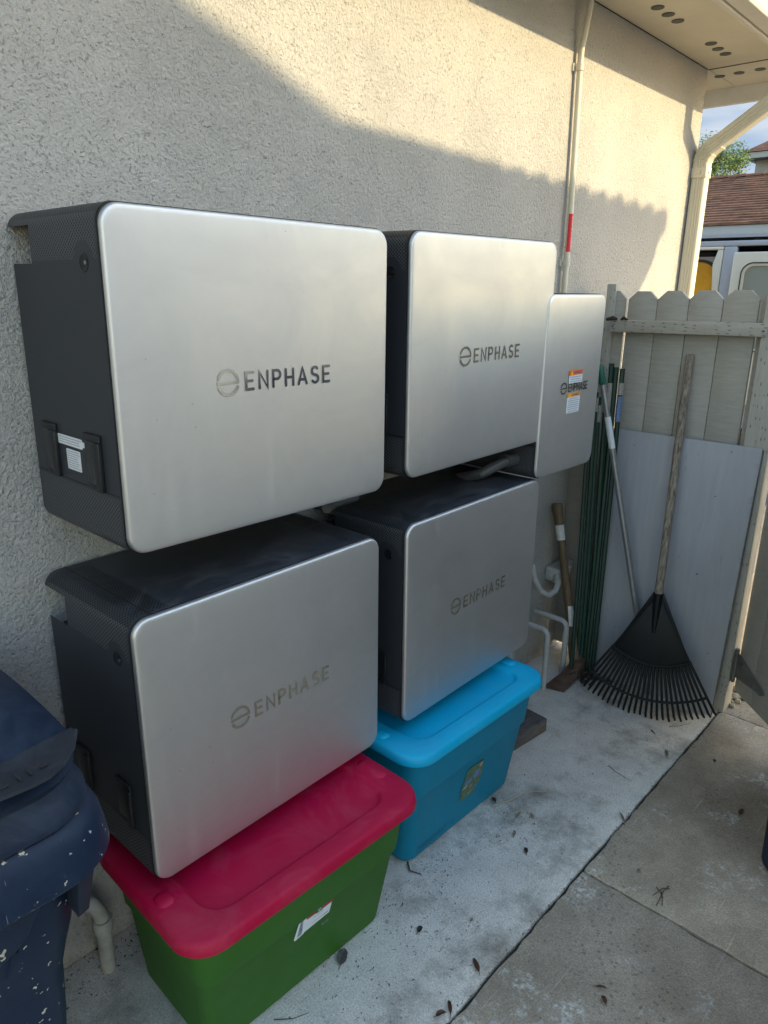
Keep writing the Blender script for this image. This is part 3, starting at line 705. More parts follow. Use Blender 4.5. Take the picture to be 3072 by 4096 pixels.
# grey pipe in the lower left between bin and green tote
e = tag(empty('drain_pipe', (-.018, 0, 0)), 'grey elbow drain pipe in the dark gap between the navy bin and green tote', 'pipe')
b = MB(); b.tube([(-.04, -.01, .205), (-.03, -.045, .2), (-.012, -.062, .19), (-.002, -.072, .165), (0, -.074, .13), (0, -.075, 0)], .0175, 16); b.build('pipe', M['pvc_shaded'], e, smooth=True)
b = MB(); b.tube([(0, -.0735, .150), (0, -.074, .118)], .0225, 16); b.build('collar', M['pvc_shaded'], e, smooth=True)

# ------------------------------------------------------------------ totes
def tote(x0, x1, y0, y1, bx0, bx1, by0, by1, hz, yaw, tub, lid, label, nm='storage_tote'):
    cx, cy = (x0+x1)/2, (y0+y1)/2
    e = tag(empty(nm, (cx, cy, 0), (0, 0, yaw)), label, 'storage box', 'plastic storage totes under the batteries')
    L = lambda a, c: a-c
    b = MB(); q = [(0, 0.012), (.004, .003), (.03, 0)]
    def sec(t, z, grow=0, r=.035):
        return rrect(bx0-cx+(x0+.035-bx0)*t-grow, bx1-cx-(bx1-x1+.035)*t+grow, by0-cy+(y0+.03-by0)*t-grow, by1-cy-(by1-y1+.03)*t+grow, r, z, 7)
    hz1 = hz-.03
    secs = [sec(0, .0, -.012, .03), sec(0, .004, -.004, .034), sec(.01, .012, 0, .036), sec(.60, hz1*.62, 0, .042), sec(.62, hz1*.635, .0035, .045), sec(.66, hz1*.66, .006, .045), sec(1, hz1+.012, .004, .05)]
    b.loft(secs, True, True); tb = b.build('tub', tub, e, smooth=True)
    b = MB(); X0, X1, Y0, Y1 = x0-cx, x1-cx, y0-cy, y1-cy
    def ls(i, z, r): return rrect(X0+i, X1-i, Y0+i, Y1-i, max(r-i*.4, .01), z, 9)
    R_ = .075
    bx, by = .075, .052    # border to the recess
    def rs(i, z, r): return rrect(X0+bx+i, X1-bx-i, Y0+by+i, Y1-by-i, r, z, 9)
    secs = [ls(.006, hz-.031, R_), ls(.001, hz-.030, R_), ls(0, hz-.026, R_), ls(.003, hz-.008, R_), ls(.006, hz-.003, R_), ls(.012, hz, R_), rs(0, hz+.001, .06), rs(.004, hz-.0005, .055), rs(.009, hz-.008, .05), rs(.014, hz-.0105, .045), rs(.02, hz-.011, .04)]
    b.loft(secs, True, True)
    ld = b.build('lid', lid, e, smooth=True)
    for sx in (-1, 1):
        b = MB(); xc = (X0+.037) if sx < 0 else (X1-.037); yc = -.055; hl = .022 if sx < 0 else .045
        rings = []
        for t, dz in ((0, -.001), (.002, .0012), (.007, .0042), (.013, .005)):
            rings.append(rrect(xc-.019+t, xc+.019-t, yc-hl+t, yc+hl-t, .016-t*.9, hz+.0008+dz, 5))
        b.loft(rings, False, True); b.build('raised_pad', lid, ld, smooth=True)
    return e, tb, cx, cy
tg, tgb, gcx, gcy = tote(-.045, .618, -.536, -.10, .03, .548, -.447, -.15, .40, -.030, M['green_tub'], M['red_lid'], 'green storage tote with a crimson red lid under the lower left battery')
tb_, tbb, bcx, bcy = tote(.672, 1.335, -.462, -.03, .722, 1.238, -.393, -.09, .40, -.012, M['blue_tub'], M['blue_lid'], 'bright blue storage tote with matching lid and torn green label')
# labels: tub front slope plane helper: local y at height z on the front face
def on_front(o, ox, oy, pts, depth, mat, name, by0, y0, hz=.40, parent=None, out=.0012, t=.0004):
    tl = lambda z: (z-.012)/((hz-.03)*.62-.012)*.6+.01
    def Y(z): return by0+(y0+.03-by0)*tl(z)
    b = MB(); f = [Vector((x-ox, Y(z)-oy-out, z)) for x, z in pts]
    b.prism(f, (0, -t, 0)); return b.build(name, mat, parent)
inv = tg.rotation_euler.z
def gl(pts, mat, name, par, out=.0012): return on_front(tg, gcx, gcy, pts, 0, mat, name, -.447, -.536, parent=par, out=out)
lab = gl([(.262, .189), (.262, .186), (.238, .182), (.234, .188), (.244, .232), (.262, .238), (.345, .237), (.338, .193)], M['lab_white'], 'price_label', tgb)
gl([(.267, .2265), (.267, .238), (.295, .2375), (.295, .2255)], M['dark_red'], 'red_band', lab, .0017)
gl([(.313, .2245), (.313, .2365), (.346, .2365), (.344, .2245)], M['dark_red'], 'red_band', lab, .0017)
gl([(.295, .2235), (.295, .238), (.313, .2375), (.313, .2225)], M['green_tub'], 'green_band', lab, .0019)
# ring
b = MB(); rg = [(.304+.0045*math.cos(a), .2305+.0045*math.sin(a)) for a in [2*PI*k/16 for k in range(16)]]
gl(rg, M['lab_white'], 'ring', lab, .0023); gl([(.304+.0026*math.cos(2*PI*k/12), .2305+.0026*math.sin(2*PI*k/12)) for k in range(12)], M['lab_ink'], 'ring_centre', lab, .0028)
for i in range(13):
    z = .190+i*.0034
    gl([(.243+(z-.19)*.15, z), (.243+(z-.19)*.15, z+random.uniform(.0012, .0024)), (.2565, z+random.uniform(.0012, .0024)), (.2565, z)], M['lab_ink'], 'barcode_bar', lab, .0017)
t = text_mesh('TOTE', .0085, 'lettering', M['lab_ink'], lab, T_FRONT(.302-gcx, -.5052-gcy, .2095), bold=.0002)
gl([(.288, .2165), (.288, .2180), (.318, .2180), (.318, .2165)], M['lab_grey'], 'small_print', lab, .0017)
gl([(.284, .2005), (.284, .2015), (.318, .2015), (.318, .2005)], M['lab_grey'], 'small_print', lab, .0017)
gl([(.320, .198), (.320, .2015), (.334, .2025), (.334, .199)], M['lab_grey'], 'small_print', lab, .0017)
def bl(pts, mat, name, par, out=.0012): return on_front(tb_, bcx, bcy, pts, 0, mat, name, -.393, -.462, parent=par, out=out)
l2 = bl([(.948, .098), (.947, .150), (.955, .160), (.964, .200), (.985, .206), (1.052, .200), (1.048, .165), (1.042, .130), (1.028, .108), (1.018, .096), (.985, .094)], M['lab_green'], 'torn_label', tbb)
for (x, z, w, h, mt) in ((.965, .145, .030, .018, 'lab_blue'), (.958, .135, .02, .01, 'lab_cream'), (1.005, .150, .028, .028, 'lab_blue'), (1.03, .182, .014, .016, 'lab_cream'), (.99, .125, .016, .008, 'lab_cream'), (1.015, .112, .012, .01, 'lab_blue'), (.99, .102, .016, .006, 'lab_cream')):
    k = random.uniform(.002, .005)
    bl([(x, z), (x-k, z+h*.6), (x+k, z+h), (x+w, z+h-k/2), (x+w-k, z+k)], M[mt], 'printed_patch', l2, .0018)
mb = MB(); draw_word(mb, 'CHRISTMAS', 0, 0, .021, .0013, .004); draw_word(mb, 'O', .165, .002, .015, .0012, 0)
mb.xform(Matrix.Translation((.757-bcx, 0, .024)) @ Matrix.Rotation(.0, 4, 'Y'))
for i, (x, y, z) in enumerate(mb.v):
    tl = (z-.012)/(.37*.62-.012)*.6+.01; mb.v[i] = (x+(z-.024)*.15, -.393+(-.462+.03+.393)*tl-bcy-.0012, z+.002*math.sin(x*40))
mb.build('handwriting', M['marker'], tbb)

# ------------------------------------------------------------------ trash bins
bn = tag(empty('trash_bin', (-.47, -.33, 0)), 'paint spattered navy wheeled trash bin with a domed lid, lower left', 'trash bin')
cx, cy = -.47, -.33
def bs(hw, yf, yb, r, z): return rrect(-hw, hw, yf-cy, yb-cy, r, z, 8)
b = MB()
b.loft([bs(.198, -.430, -.14, .04, .05), bs(.208, -.445, -.125, .05, .08), bs(.234, -.464, -.10, .06, .38), bs(.240, -.470, -.10, .065, .49), bs(.252, -.478, -.095, .075, .535), bs(.264, -.486, -.09, .08, .58), bs(.268, -.494, -.09, .08, .64), bs(.262, -.505, -.085, .08, .745)], True, False)
body = b.build('body', M['navy'], bn, smooth=True)
b = MB(); b.loft([bs(.262, -.522, -.08, .07, .742), bs(.306, -.560, -.065, .10, .734), bs(.315, -.568, -.06, .105, .744), bs(.313, -.567, -.06, .105, .765), bs(.306, -.562, -.06, .10, .800), bs(.296, -.552, -.065, .095, .822), bs(.272, -.530, -.08, .08, .834), bs(.262, -.52, -.085, .07, .826)], False, False)
b.build('rim', M['navy'], bn, smooth=True)
# moulded front: recessed pocket edges
b = MB(); yf_ = lambda z, o: -.484-(z-.58)*.14-o-cy
P = [(-.26, .75), (.218, .75), (.222, .735), (.205, .72), (.168, .645), (.150, .628), (.120, .612), (-.26, .56)]
b.loft([[Vector((x, yf_(z, -.004), z)) for x, z in P], [Vector((x, yf_(z, .014), z)) for x, z in P]]); b.build('moulded_panel', M['navy'], body, bevel=.006, seg=3)
b = MB()
def rib(p, q, w=.006, d=.010):
    P_, Q_ = Vector(p), Vector(q); t = (Q_-P_).normalized(); n = t.cross(Vector((0, 1, 0))).normalized()
    b.loft([[P_+n*w, P_+Vector((0, -d, 0)), P_-n*w], [Q_+n*w, Q_+Vector((0, -d, 0)), Q_-n*w]])
rib((.150, yf_(.62, .0), .62), (.135, yf_(.57, -.006), .57)); 
b.build('moulded_rib', M['navy'], body)
b = MB(); b.prism([(.238, -.535-cy, .742), (.283, -.510-cy, .742), (.262, -.500-cy, .622), (.240, -.510-cy, .626)], (0, .06, 0)); b.build('side_wing', M['dark_bin'], body, bevel=.002)
# lid: skirt + dome + lip
b = MB(); b.loft([bs(.270, -.528, -.08, .08, .822), bs(.284, -.545, -.07, .09, .826), bs(.291, -.553, -.065, .095, .836), bs(.290, -.552, -.065, .095, .852), bs(.279, -.540, -.07, .085, .866), bs(.274, -.534, -.07, .085, .884), bs(.280, -.540, -.075, .085, .898), bs(.262, -.52, -.08, .085, .912)], False, True)
lid = b.build('lid', M['navy_lid'], bn, smooth=True)
b = MB()
def dome(x, y):  # local
    u = (x/.285); v = (y+cy+.28)/.26
    return .915+.050*(1-u*u)*(1-.6*v*v)+.018*(1-v*v)-.03*max(0, abs(u)-.9)*10*.3
nx, ny = 20, 16
for j in range(ny+1):
    yy = -.535+(.535-.05)*j/ny
    hw = .285 if yy > -.46 else .285-.055*((-.46-yy)/.075)**2
    for i in range(nx+1):
        x = -hw+2*hw*i/nx; y = yy-cy; b.v.append((x, y, dome(x, y)))
for j in range(ny):
    for i in range(nx): a_ = j*(nx+1)+i; b.f.append((a_, a_+1, a_+nx+2, a_+nx+1))
b.build('dome', M['navy_lid'], lid, smooth=True, solid=.006)
# curved front lip with a raised, slightly dished surface
b = MB(); n1, n2 = 22, 6
def lipz(x, t): return .922+.020*(1-(x/.28)**2)+.012*t*t+(.010 if x > .2 else 0)*((x-.2)/.08 if x > .2 else 0)
for i in range(n1+1):
    x = -.28+.560*i/n1
    yo = -.588 if x < .15 else -.588+.088*((x-.15)/.13)**3.0
    yi = -.495 if x < .10 else -.495+.02*((x-.10)/.18)
    for j in range(n2+1):
        t = j/n2; b.v.append((x, yi+(yo-yi)*t-cy, lipz(x, t)))
for i in range(n1):
    for j in range(n2): a_ = i*(n2+1)+j; b.f.append((a_, a_+1, a_+n2+2, a_+n2+1))
lp = b.build('lid_lip', M['grey_lip'], lid, smooth=True, solid=-.005)
for (x, y, w, d) in ((.150, -.562, .007, .0045), (.208, -.548, .007, .0045), (.172, -.552, .002, .012), (.188, -.549, .002, .012)):
    b = MB(); n = 12; zz = lipz(x, .75)+.0062
    b.prism([(x+w*math.cos(2*PI*k/n), y-cy+d*math.sin(2*PI*k/n), zz) for k in range(n)], (0, 0, .0008))
    b.build('drain_hole' if w > .005 else 'slot', M['rubber'], lp)
b = MB(); b.tube([(-.24, -.03-cy, .07), (-.20, -.03-cy, .07)], .07, 20); b.tube([(.20, -.03-cy-.03, .07), (.235, -.03-cy-.03, .07)], .07, 20); b.build('wheel', M['rubber'], bn, smooth=True)
# dark bin on the right
rb = tag(empty('trash_bin', (1.72, -1.47, 0)), 'dark navy bin corner cut off by the right edge, standing on old concrete', 'trash bin')
b = MB(); f = lambda h, z, r: rrect(-h, h, -h*.95, h*.95, r, z, 6)
b.loft([f(.325, .0, .02), f(.350, .045, .025), f(.352, .06, .025)], True, True); b.build('base', M['dark_bin'], rb, smooth=True)
b = MB(); b.loft([f(.354, .061, .025), f(.385, 1.14, .03)], True, True); b.build('body', M['dark_bin'], rb, smooth=True)
b = MB(); b.loft([f(.39, 1.142, .03), f(.405, 1.16, .03), f(.40, 1.19, .03), f(.30, 1.27, .05)], True, True); b.build('lid', M['dark_bin'], rb, smooth=True)

# ------------------------------------------------------------------ fence, gate, plywood
fc = tag(empty('fence', (2.2, -.4, 0)), 'grey painted dog-ear picket fence panel behind the plywood sheet', 'fence')
fx, fy = 2.2, -.4
def picket(y0, y1, zt, par, x0=0, x1=.016, z0=.03):
    b = MB(); c = .030; pts = [(y0, z0), (y1, z0), (y1, zt-c), (y1-c*1.05, zt), (y0+c*1.05, zt), (y0, zt-c)]
    b.prism([(x0, y-fy, z) for y, z in pts], (x1-x0, 0, 0)); return b.build('picket', M['fence'], par, bevel=.0012)
ed = [-.1905, -.3055, -.4225, -.5425, -.6625]
for i in range(4): picket(ed[i+1]+.0012, ed[i]-.0012, 1.578+(i*.003), fc)
picket(-.178, -.100, 1.578, fc, .012, .028); picket(-.0985, -.0012, 1.50, fc, .012, .028); picket(-.77, -.6665, 1.588, fc, .012, .028)  # picket next to the wall is an added filler blocking the sunlit gap
b = MB(); b.box(-.040, -.002, -.145-fy-.0, -.712-fy, 1.425, 1.470) ; b.v = [(x, y, z+(-(y+fy)-.14)*.018) for x, y, z in b.v]; b.build('rail', M['fence_rail'], fc, bevel=.002)
b = MB(); b.box(-.040, -.002, -.14-fy, -.70-fy, .25, .31); b.build('rail', M['fence_rail'], fc, bevel=.002)
b = MB(); b.box(-.0, .085, -.135-fy, -.098-fy, 0, 1.603); b.build('post', M['fence_post'], fc, bevel=.002)
b = MB(); b.box(-.032, .055, -.775-fy, -.692-fy, 0, 1.66); b.build('post', M['fence_post'], fc, bevel=.002)
for (y, z) in ((-.156, 1.455), (-.70, 1.462)):
    b = MB(); b.tube([(-.0425, y-fy, z-.008), (-.0405, y-fy, z-.008)], .0035, 8); b.build('nail', M['mesh_dark'], fc)
b = MB(); b.tube([(.03, -.139-fy, 1.50), (.03, -.148-fy, 1.50)], .011, 14); b.tube([(.03, -.148-fy, 1.50), (.03, -.153-fy, 1.50)], .007, 8); b.build('bolt', M['white_paint'], fc, smooth=True)
# plywood
pw = tag(empty('plywood_sheet', (2.12, -.44, 0)), 'blue grey painted plywood sheet leaning on the fence behind the rake', 'board')
lean = math.atan2(.038, 1.06)
b = MB(); yl, yr_ = -.205+.44, -.760+.44
b.box(0, .009, yr_, yl, 0, 1.055); b.v = [(x+z*math.tan(lean), y+(.015*(1-z/1.05) if y < 0 else 0), z+(0 if z < .5 else (y)*-.006)) for x, y, z in b.v]; b.build('panel', M['ply'], pw, bevel=.001)
b = MB(); b.box(.001, .0085, yr_-.0035, yr_-.0002, .0, 1.052); b.v = [(x+z*math.tan(lean), y+.015*(1-z/1.05), z) for x, y, z in b.v]; b.build('ply_edge', M['ply_edge'], pw)
b = MB()
for k in range(26):
    z = random.choice([random.uniform(.93, 1.03), random.uniform(.60, .72), random.uniform(.80, .9)]); l = random.uniform(.006, .028)
    y = yr_+.015*(1-z/1.05); x = z*math.tan(lean)-.0008
    b.poly([(x, y+.0005, z), (x, y+l, z+random.uniform(-.002, .002)), (x, y+.0005, z+random.uniform(.0015, .004))])
b.build('split_edge', M['splinter'], pw)
b = MB()
for y, z, r in ((-.63, .86, .004), (-.70, .25, .0035), (-.71, .22, .003), (-.30, 1.0, .003), (-.61, .55, .0055), (-.66, 1.03, .004)):
    n = 8; b.prism([(z*math.tan(lean)-.0007, y+.44+r*math.cos(2*PI*k/n), z+r*.6*math.sin(2*PI*k/n)) for k in range(n)], (.0003, 0, 0))
b.build('knot', M['ply_edge'], pw)
# gate leaf
gt = tag(empty('gate', (2.205, -.792, 0), (0, 0, math.atan2(-.19, -.19))), 'open grey board gate leaf hinged at the right fence post', 'gate')
y = .0
for k in range(6):
    b = MB(); w = .118; b.box(.012+k*w, .012+(k+1)*w-.003, -.008, .008, .105, 1.56); b.build('board', M['fence'], gt, bevel=.0015)
def leafbox(a, c, w, name, off=.009, t=.034):
    P, Q = Vector((a[0], 0, a[1])), Vector((c[0], 0, c[1])); d = (Q-P).normalized(); n = d.cross(Vector((0, 1, 0)))*w/2
    b = MB(); b.prism([P+n+Vector((0, -off, 0)), Q+n+Vector((0, -off, 0)), Q-n+Vector((0, -off, 0)), P-n+Vector((0, -off, 0))], (0, -t, 0)); return b.build(name, M['fence_post'], gt, bevel=.002)
# the camera sees the leaf's -local-y or +local-y face: put the frame on both
gside = 1
leafbox((.165, .62), (.165, 1.50), .075, 'stile', -.009, -.03); leafbox((.135, .235), (.70, .78), .075, 'brace', -.0092, -.03); leafbox((.12, 1.44), (.71, 1.44), .08, 'rail', -.0094, -.028)
hp = MB(); pts = [(.006, .262), (.05, .250), (.195, .208), (.205, .196), (.195, .186), (.05, .165), (.006, .158)]
hp.prism([(x, -.0095, z) for x, z in pts], (0, -.003, 0)); hn = hp.build('hinge', M['hinge'], gt, bevel=.001)
hp = MB(); hp.tube([(.0, -.012, .135), (.0, -.012, .275)], .008, 12); hp.build('knuckle', M['hinge'], hn, smooth=True)
for x, z in ((.04, .235), (.085, .212), (.185, .195)):
    hp = MB(); hp.tube([(x, -.0125, z), (x, -.019, z)], .006 if x < .15 else .011, 8); hp.build('bolt', M['hinge'], hn, smooth=True)
b = MB(); b.tube([(2.145, -.135, 1.472), (2.15, -.16, 1.478), (2.16, -.172, 1.474)], [.006, .009, .004], 7); b.tube([(2.165, -.185, 1.472), (2.155, -.20, 1.48), (2.165, -.212, 1.472)], [.004, .007, .003], 7)
tag(b.build('dead_leaves', M['leaf_dark'], smooth=True), 'shrivelled brown leaves caught on top of the fence rail by the post', 'leaves')

# ------------------------------------------------------------------ tools
def lerp(a, c, t): return Vector(a)+(Vector(c)-Vector(a))*t
T0 = Vector((2.186, -.4575, 1.3586)); Mt = Vector((1.9191, -.5575, 0.004)); Ld = (Mt-T0).normalized(); Wd = Vector((.20, -1, 0)).normalized(); Nd = Ld.cross(Wd).normalized()
Wd = Nd.cross(Ld).normalized()
if Wd.y > 0: Wd = -Wd
rk = tag(empty('leaf_rake', Mt), 'black plastic fan leaf rake with weathered wooden handle leaning on the fence', 'rake')
def RP(a, w, n=0): return T0+Ld*a+Wd*w+Nd*n-Mt
NS = -1 if Nd.x > 0 else 1
APEX = .912
b = MB(); pts = [RP(0, 0), RP(.003, 0)]+[RP(.05+.87*k/14, random.uniform(-.0012, .0012)) for k in range(15)]; b.tube(pts, [.010, .0150]+[.0152]*15, 12); b.build('handle', M['handle_grey'], rk, smooth=True)
b = MB(); b.tube([RP(.895, 0), RP(.93, 0), RP(1.05, 0, -NS*.004)], [.0165, .0165, .009], 12); b.build('socket', M['black_tool'], rk, smooth=True)
HA = math.radians(32.5)
b = MB(); n = 20; f1 = [RP(APEX-.02, -.018, 0), RP(APEX-.02, .018, 0)]; arc_ = [RP(APEX+.262*math.cos(-HA+2*HA*k/n), .262*math.sin(-HA+2*HA*k/n), .006*NS*math.cos(PI*(k/n-.5))) for k in range(n, -1, -1)]
b.prism(f1+arc_, Nd*-.004*NS); b.build('fan', M['black_tool'], rk, bevel=.001)
b = MB()
for rad, th in ((.262, .006), (.400, .0050)):
    b.tube([RP(APEX+rad*math.cos(-HA+2*HA*k/24), rad*math.sin(-HA+2*HA*k/24), NS*.003) for k in range(25)], th, 8)
for sg in (-1, 1): b.tube([RP(APEX, .012*sg), RP(APEX+.262*math.cos(HA), sg*.262*math.sin(HA))], .004, 8)
b.build('brace_band', M['black_tool'], rk, smooth=True)
for k in range(26):
    a = -HA+2*HA*k/25; b = MB(); rl = .472+random.uniform(-.004, .004)
    p = [RP(APEX+r_*math.cos(a), r_*math.sin(a), nn) for r_, nn in ((.258, 0), (.36, 0), (.455, 0), (rl, .010*NS*-1))]
    b.tube(p, [.0060, .0050, .0048, .0040], 6); b.build('tine', M['black_tool'], rk, smooth=True)
# mattock
mk = tag(empty('mattock', (2.03, -.215, 0)), 'mattock with a brown wooden handle and rusty blade leaning on the wall', 'mattock')
o3 = Vector((2.03, -.215, 0)); top = Vector((2.075, -.030, .722)); bot = Vector((2.035, -.212, .03))
b = MB(); b.tube([lerp(top, bot, t)-o3 for t in (0, .012, .05, .15, .3, .5, .7, .85, .93, 1)], [.025, .028, .0265, .0215, .0215, .0225, .025, .030, .032, .028], 14, flat=.8); hd = b.build('handle', M['handle_brown'], mk, smooth=True)
b = MB(); b.tube([lerp(top, bot, t)-o3 for t in (.125, .215)], [.0232, .0222], 14, flat=.82); b.build('paint_band', M['white_paint'], hd, smooth=True)
b = MB(); c1 = lerp(top, bot, .60)-o3; 
secs = []
for t in (.60, .64, .68, .72): 
    c = lerp(top, bot, t)-o3; rr_ = .0262+.004*(t-.6)/.12
    secs.append([c+Vector((-math.cos(a)*rr_, -math.sin(a)*rr_, 0)) for a in [.35+.9*k/5-(t-.6)*1.2 for k in range(6)]])
b.loft(secs, False, False, closed=False); b.build('paint_patch', M['white_paint'], hd, smooth=True)
b = MB()
def msec(c, w, h, ax): 
    c = Vector(c); ax = Vector(ax).normalized(); up = Vector((0, 0, 1)); return [c+ax*w+up*h, c-ax*w+up*h, c-ax*w-up*h, c+ax*w-up*h]
b.loft([msec((.02, -.005, .032), .022, .030, (.3, -1, 0)), msec((-.02, .0, .040), .024, .026, (.3, -1, 0)), msec((-.07, .0, .030), .034, .006, (.3, -1, 0)), msec((-.12, .004, .018), .040, .004, (.3, -1, 0)), msec((-.170, .01, .004), .044, .002, (.3, -1, 0))])
b.build('blade', M['rust'], mk, bevel=.002)
b = MB(); b.tube([(-.0, 0, .012), (-.004, -.002, .085)], [.036, .033], 14); b.build('collar', M['rust'], mk, smooth=True)
# stakes bundle
SG = 'green garden stakes bundled in the fence corner'
def stake(top, bot, label, r=.0102, lab=None, cat='stake'):
    e = tag(empty('garden_stake', bot), label, cat, SG); o_ = Vector(bot)
    b = MB(); tp = Vector(top)-o_; n = 12; mid = [lerp((0, 0, 0), tp, k/n) for k in range(n+1)]
    for k in range(1, n): mid[k] += Vector((math.sin(k/n*PI)*.006, 0, 0))
    b.tube(mid, r, 8); b.tube([tp, tp*1.002], r*1.12, 8); b.build('rod', M['stake'], e, smooth=True)
    if lab:
        for (t0, t1, mt) in lab:
            b = MB(); b.tube([lerp((0, 0, 0), tp, t0)+Vector((.0003, 0, 0)), lerp((0, 0, 0), tp, t1)], r*1.1, 8); b.build('paper_band', M[mt], e, smooth=True)
    return e
stake((2.12, -.188, 1.307), (2.055, -.236, 0), 'tallest green stake, with a long white paper band, left of the fence slit', lab=[(.86, .945, 'lab_cream')])
stake((2.125, -.206, 1.294), (2.052, -.250, 0), 'plain green stake standing directly in front of the bright fence slit')
stake((2.13, -.229, 1.290), (2.058, -.272, 0), 'rightmost green stake, with a white and light blue paper band', lab=[(.925, .96, 'lab_cream'), (.845, .92, 'lab_bright')] if 'lab_bright' in M else [(.925, .96, 'lab_cream'), (.845, .92, 'lab_blue')])
stake((2.06, -.165, 1.20), (2.03, -.218, 0), 'green stake with a pale paper band, half hidden by the narrow battery edge', lab=[(.94, .985, 'lab_cream')])
stake((2.08, -.170, 1.18), (2.045, -.226, 0), 'thin green stake second from the narrow battery edge, behind the grey pole', lab=[(.92, .975, 'lab_cream')], r=.0092)
stake((2.05, -.150, 1.10), (1.985, -.214, 0.0), 'green stake closest to the wall, splayed out at its foot beside the mattock', r=.0085)
stake((2.10, -.19, 1.12), (2.06, -.244, 0), 'short green stake in the middle of the corner bundle', r=.010)
# pole with green grip
pb = Vector((2.115, -.50, 0)); pt = Vector((1.985, -.205, 1.315))
pe = tag(empty('telescopic_pole', pb), 'grey metal pole with a green grip slanting across the corner behind the rake', 'pole')
b = MB(); b.tube([lerp(pb, pt, t)-pb for t in (0, .3, .6, .95)], .0118, 12); b.build('tube', M['alu'], pe, smooth=True)
b = MB(); b.tube([lerp(pb, pt, t)-pb for t in (.945, .95, .985, 1.0)], [.012, .0145, .014, .010], 12); b.build('grip', M['green_grip'], pe, smooth=True)
b = MB(); b.tube([lerp(pb, pt, t)-pb for t in (.765, .855)], .0121, 12); b.build('paper_label', M['lab_white'], pe, smooth=True)
# black rag/debris behind rake
b = MB()
for k in range(16):
    a = random.uniform(-1, 1); c = Vector((2.02+.03*random.uniform(-1, 1), -.285+.05*a, random.uniform(.0, .05)))
    b.tube([c, c+Vector((random.uniform(-.04, .02), random.uniform(-.04, .04), random.uniform(-.01, .03)))], random.uniform(.003, .007), 5)
tag(b.build('bark_scraps', M['leaf_dark']), 'pile of dark bark scraps at the foot of the green stakes', 'debris')
# timber blocks right of blue tote
wd = tag(empty('timber_block', (1.50, -.235, 0), (0, 0, -.10)), 'weathered grey timber block lying on the path right of the blue tote', 'timber')
b = MB(); b.box(-.12, .095, -.09, .02, 0, .055); b.build('beam', M['grey_wood'], wd, bevel=.006, seg=2)
wd2 = tag(empty('timber_block', (1.46, -.15, 0.0), (0, 0, .05)), 'second dark timber piece standing higher behind the grey block', 'timber')
b = MB(); b.box(-.10, .07, -.05, .04, 0, .105); b.build('beam', M['grey_wood'], wd2, bevel=.006, seg=2)

# ------------------------------------------------------------------ leaves, twigs, litter
def leaf(x, y, l, w, ang, mat, label, curl=.3, z=.003, name='dry_leaf', cat='leaf'):
    e = MB(); n = 8; L_ = []; R_ = []; C_ = []
    for i in range(n+1):
        t = i/n; ww = w*math.sin(PI*min(1, t*1.02))**.8*(1+.15*math.sin(t*9)); zz = z+curl*l*.25*math.sin(PI*t)+.0005
        C_.append(Vector((-l/2+l*t, .1*w*math.sin(t*5), zz*.55))); L_.append(Vector((-l/2+l*t, ww/2, zz+curl*ww*.35))); R_.append(Vector((-l/2+l*t, -ww/2, zz+curl*ww*.2)))
    for i in range(n):
        e.poly([C_[i], C_[i+1], L_[i+1], L_[i]]); e.poly([R_[i], R_[i+1], C_[i+1], C_[i]])
    e.tube([C_[0], C_[0]+Vector((-l*.25, w*.1, 0))], .0007, 5)
    o = e.build(name, M[mat], smooth=False, solid=.0004); o.location = (x, y, .002); o.rotation_euler = (0, 0, ang)
    return tag(o, label, cat)
leaf(.387, -.468, .048, .028, .6, 'leaf_grey', 'broad grey dead leaf tucked under the front edge of the green tote')
leaf(.594, -.722, .040, .013, 1.0, 'leaf_brown', 'reddish brown leaf on pale path, nearest the seam below the totes')
leaf(.463, -.742, .034, .010, .8, 'leaf_brown', 'curled brown leaf lying on the seam at the bottom edge, upper of two', .6)
leaf(.436, -.737, .026, .012, -.4, 'leaf_brown', 'small crumpled brown leaf on the seam at the bottom edge, lower of two', .6)
leaf(.579, -.556, .022, .014, .2, 'leaf_dark', 'small black curled leaf on the path between green tote and seam', .5)
leaf(.695, -.635, .014, .007, .2, 'leaf_tan', 'tiny tan leaf on the path midway between green tote and seam')
leaf(1.121, -.507, .030, .008, .0, 'leaf_tan', 'slim tan leaf lying level in front of the blue tote')
leaf(1.146, -.540, .020, .009, 1.2, 'leaf_tan', 'short tan leaf just right of the slim one, in front of the blue tote')
leaf(1.041, -.543, .024, .010, .4, 'leaf_tan', 'pale brown leaf left of the stained patch in front of the blue tote')
leaf(1.004, -.607, .024, .012, .7, 'leaf_dark', 'black bent leaf alone on the pale path below the dark stain', .6)
leaf(1.619, -1.015, .036, .012, .0, 'leaf_brown', 'dark red leaf on the old concrete near the right bin')
leaf(1.758, -.718, .042, .013, .5, 'leaf_tan', 'pale narrow leaf on the path near the rake')
leaf(1.332, -.752, .05, .008, .75, 'leaf_tan', 'pale splinter shaped leaf lying along the seam')
leaf(.749, -.973, .026, .007, -1.0, 'leaf_brown', 'reddish leaf sliver on old concrete at the bottom edge, upper one')
leaf(.723, -.993, .022, .012, .9, 'leaf_brown', 'reddish leaf scrap on old concrete at the bottom edge, lower one', .6)
leaf(1.831, -.86, .018, .010, .3, 'leaf_dark', 'small black leaf on the old concrete below the hinge')
leaf(1.123, -.412, .024, .014, 1.2, 'leaf_dark', 'dark leaf stuck against the foot of the blue tote', .6)
leaf(1.160, -.883, .014, .010, .3, 'leaf_tan', 'tiny orange brown leaf above the crack in the old concrete')
leaf(1.93, -.20, .03, .022, .3, 'leaf_dark', 'round dark leaf between the two white pipes', .5)
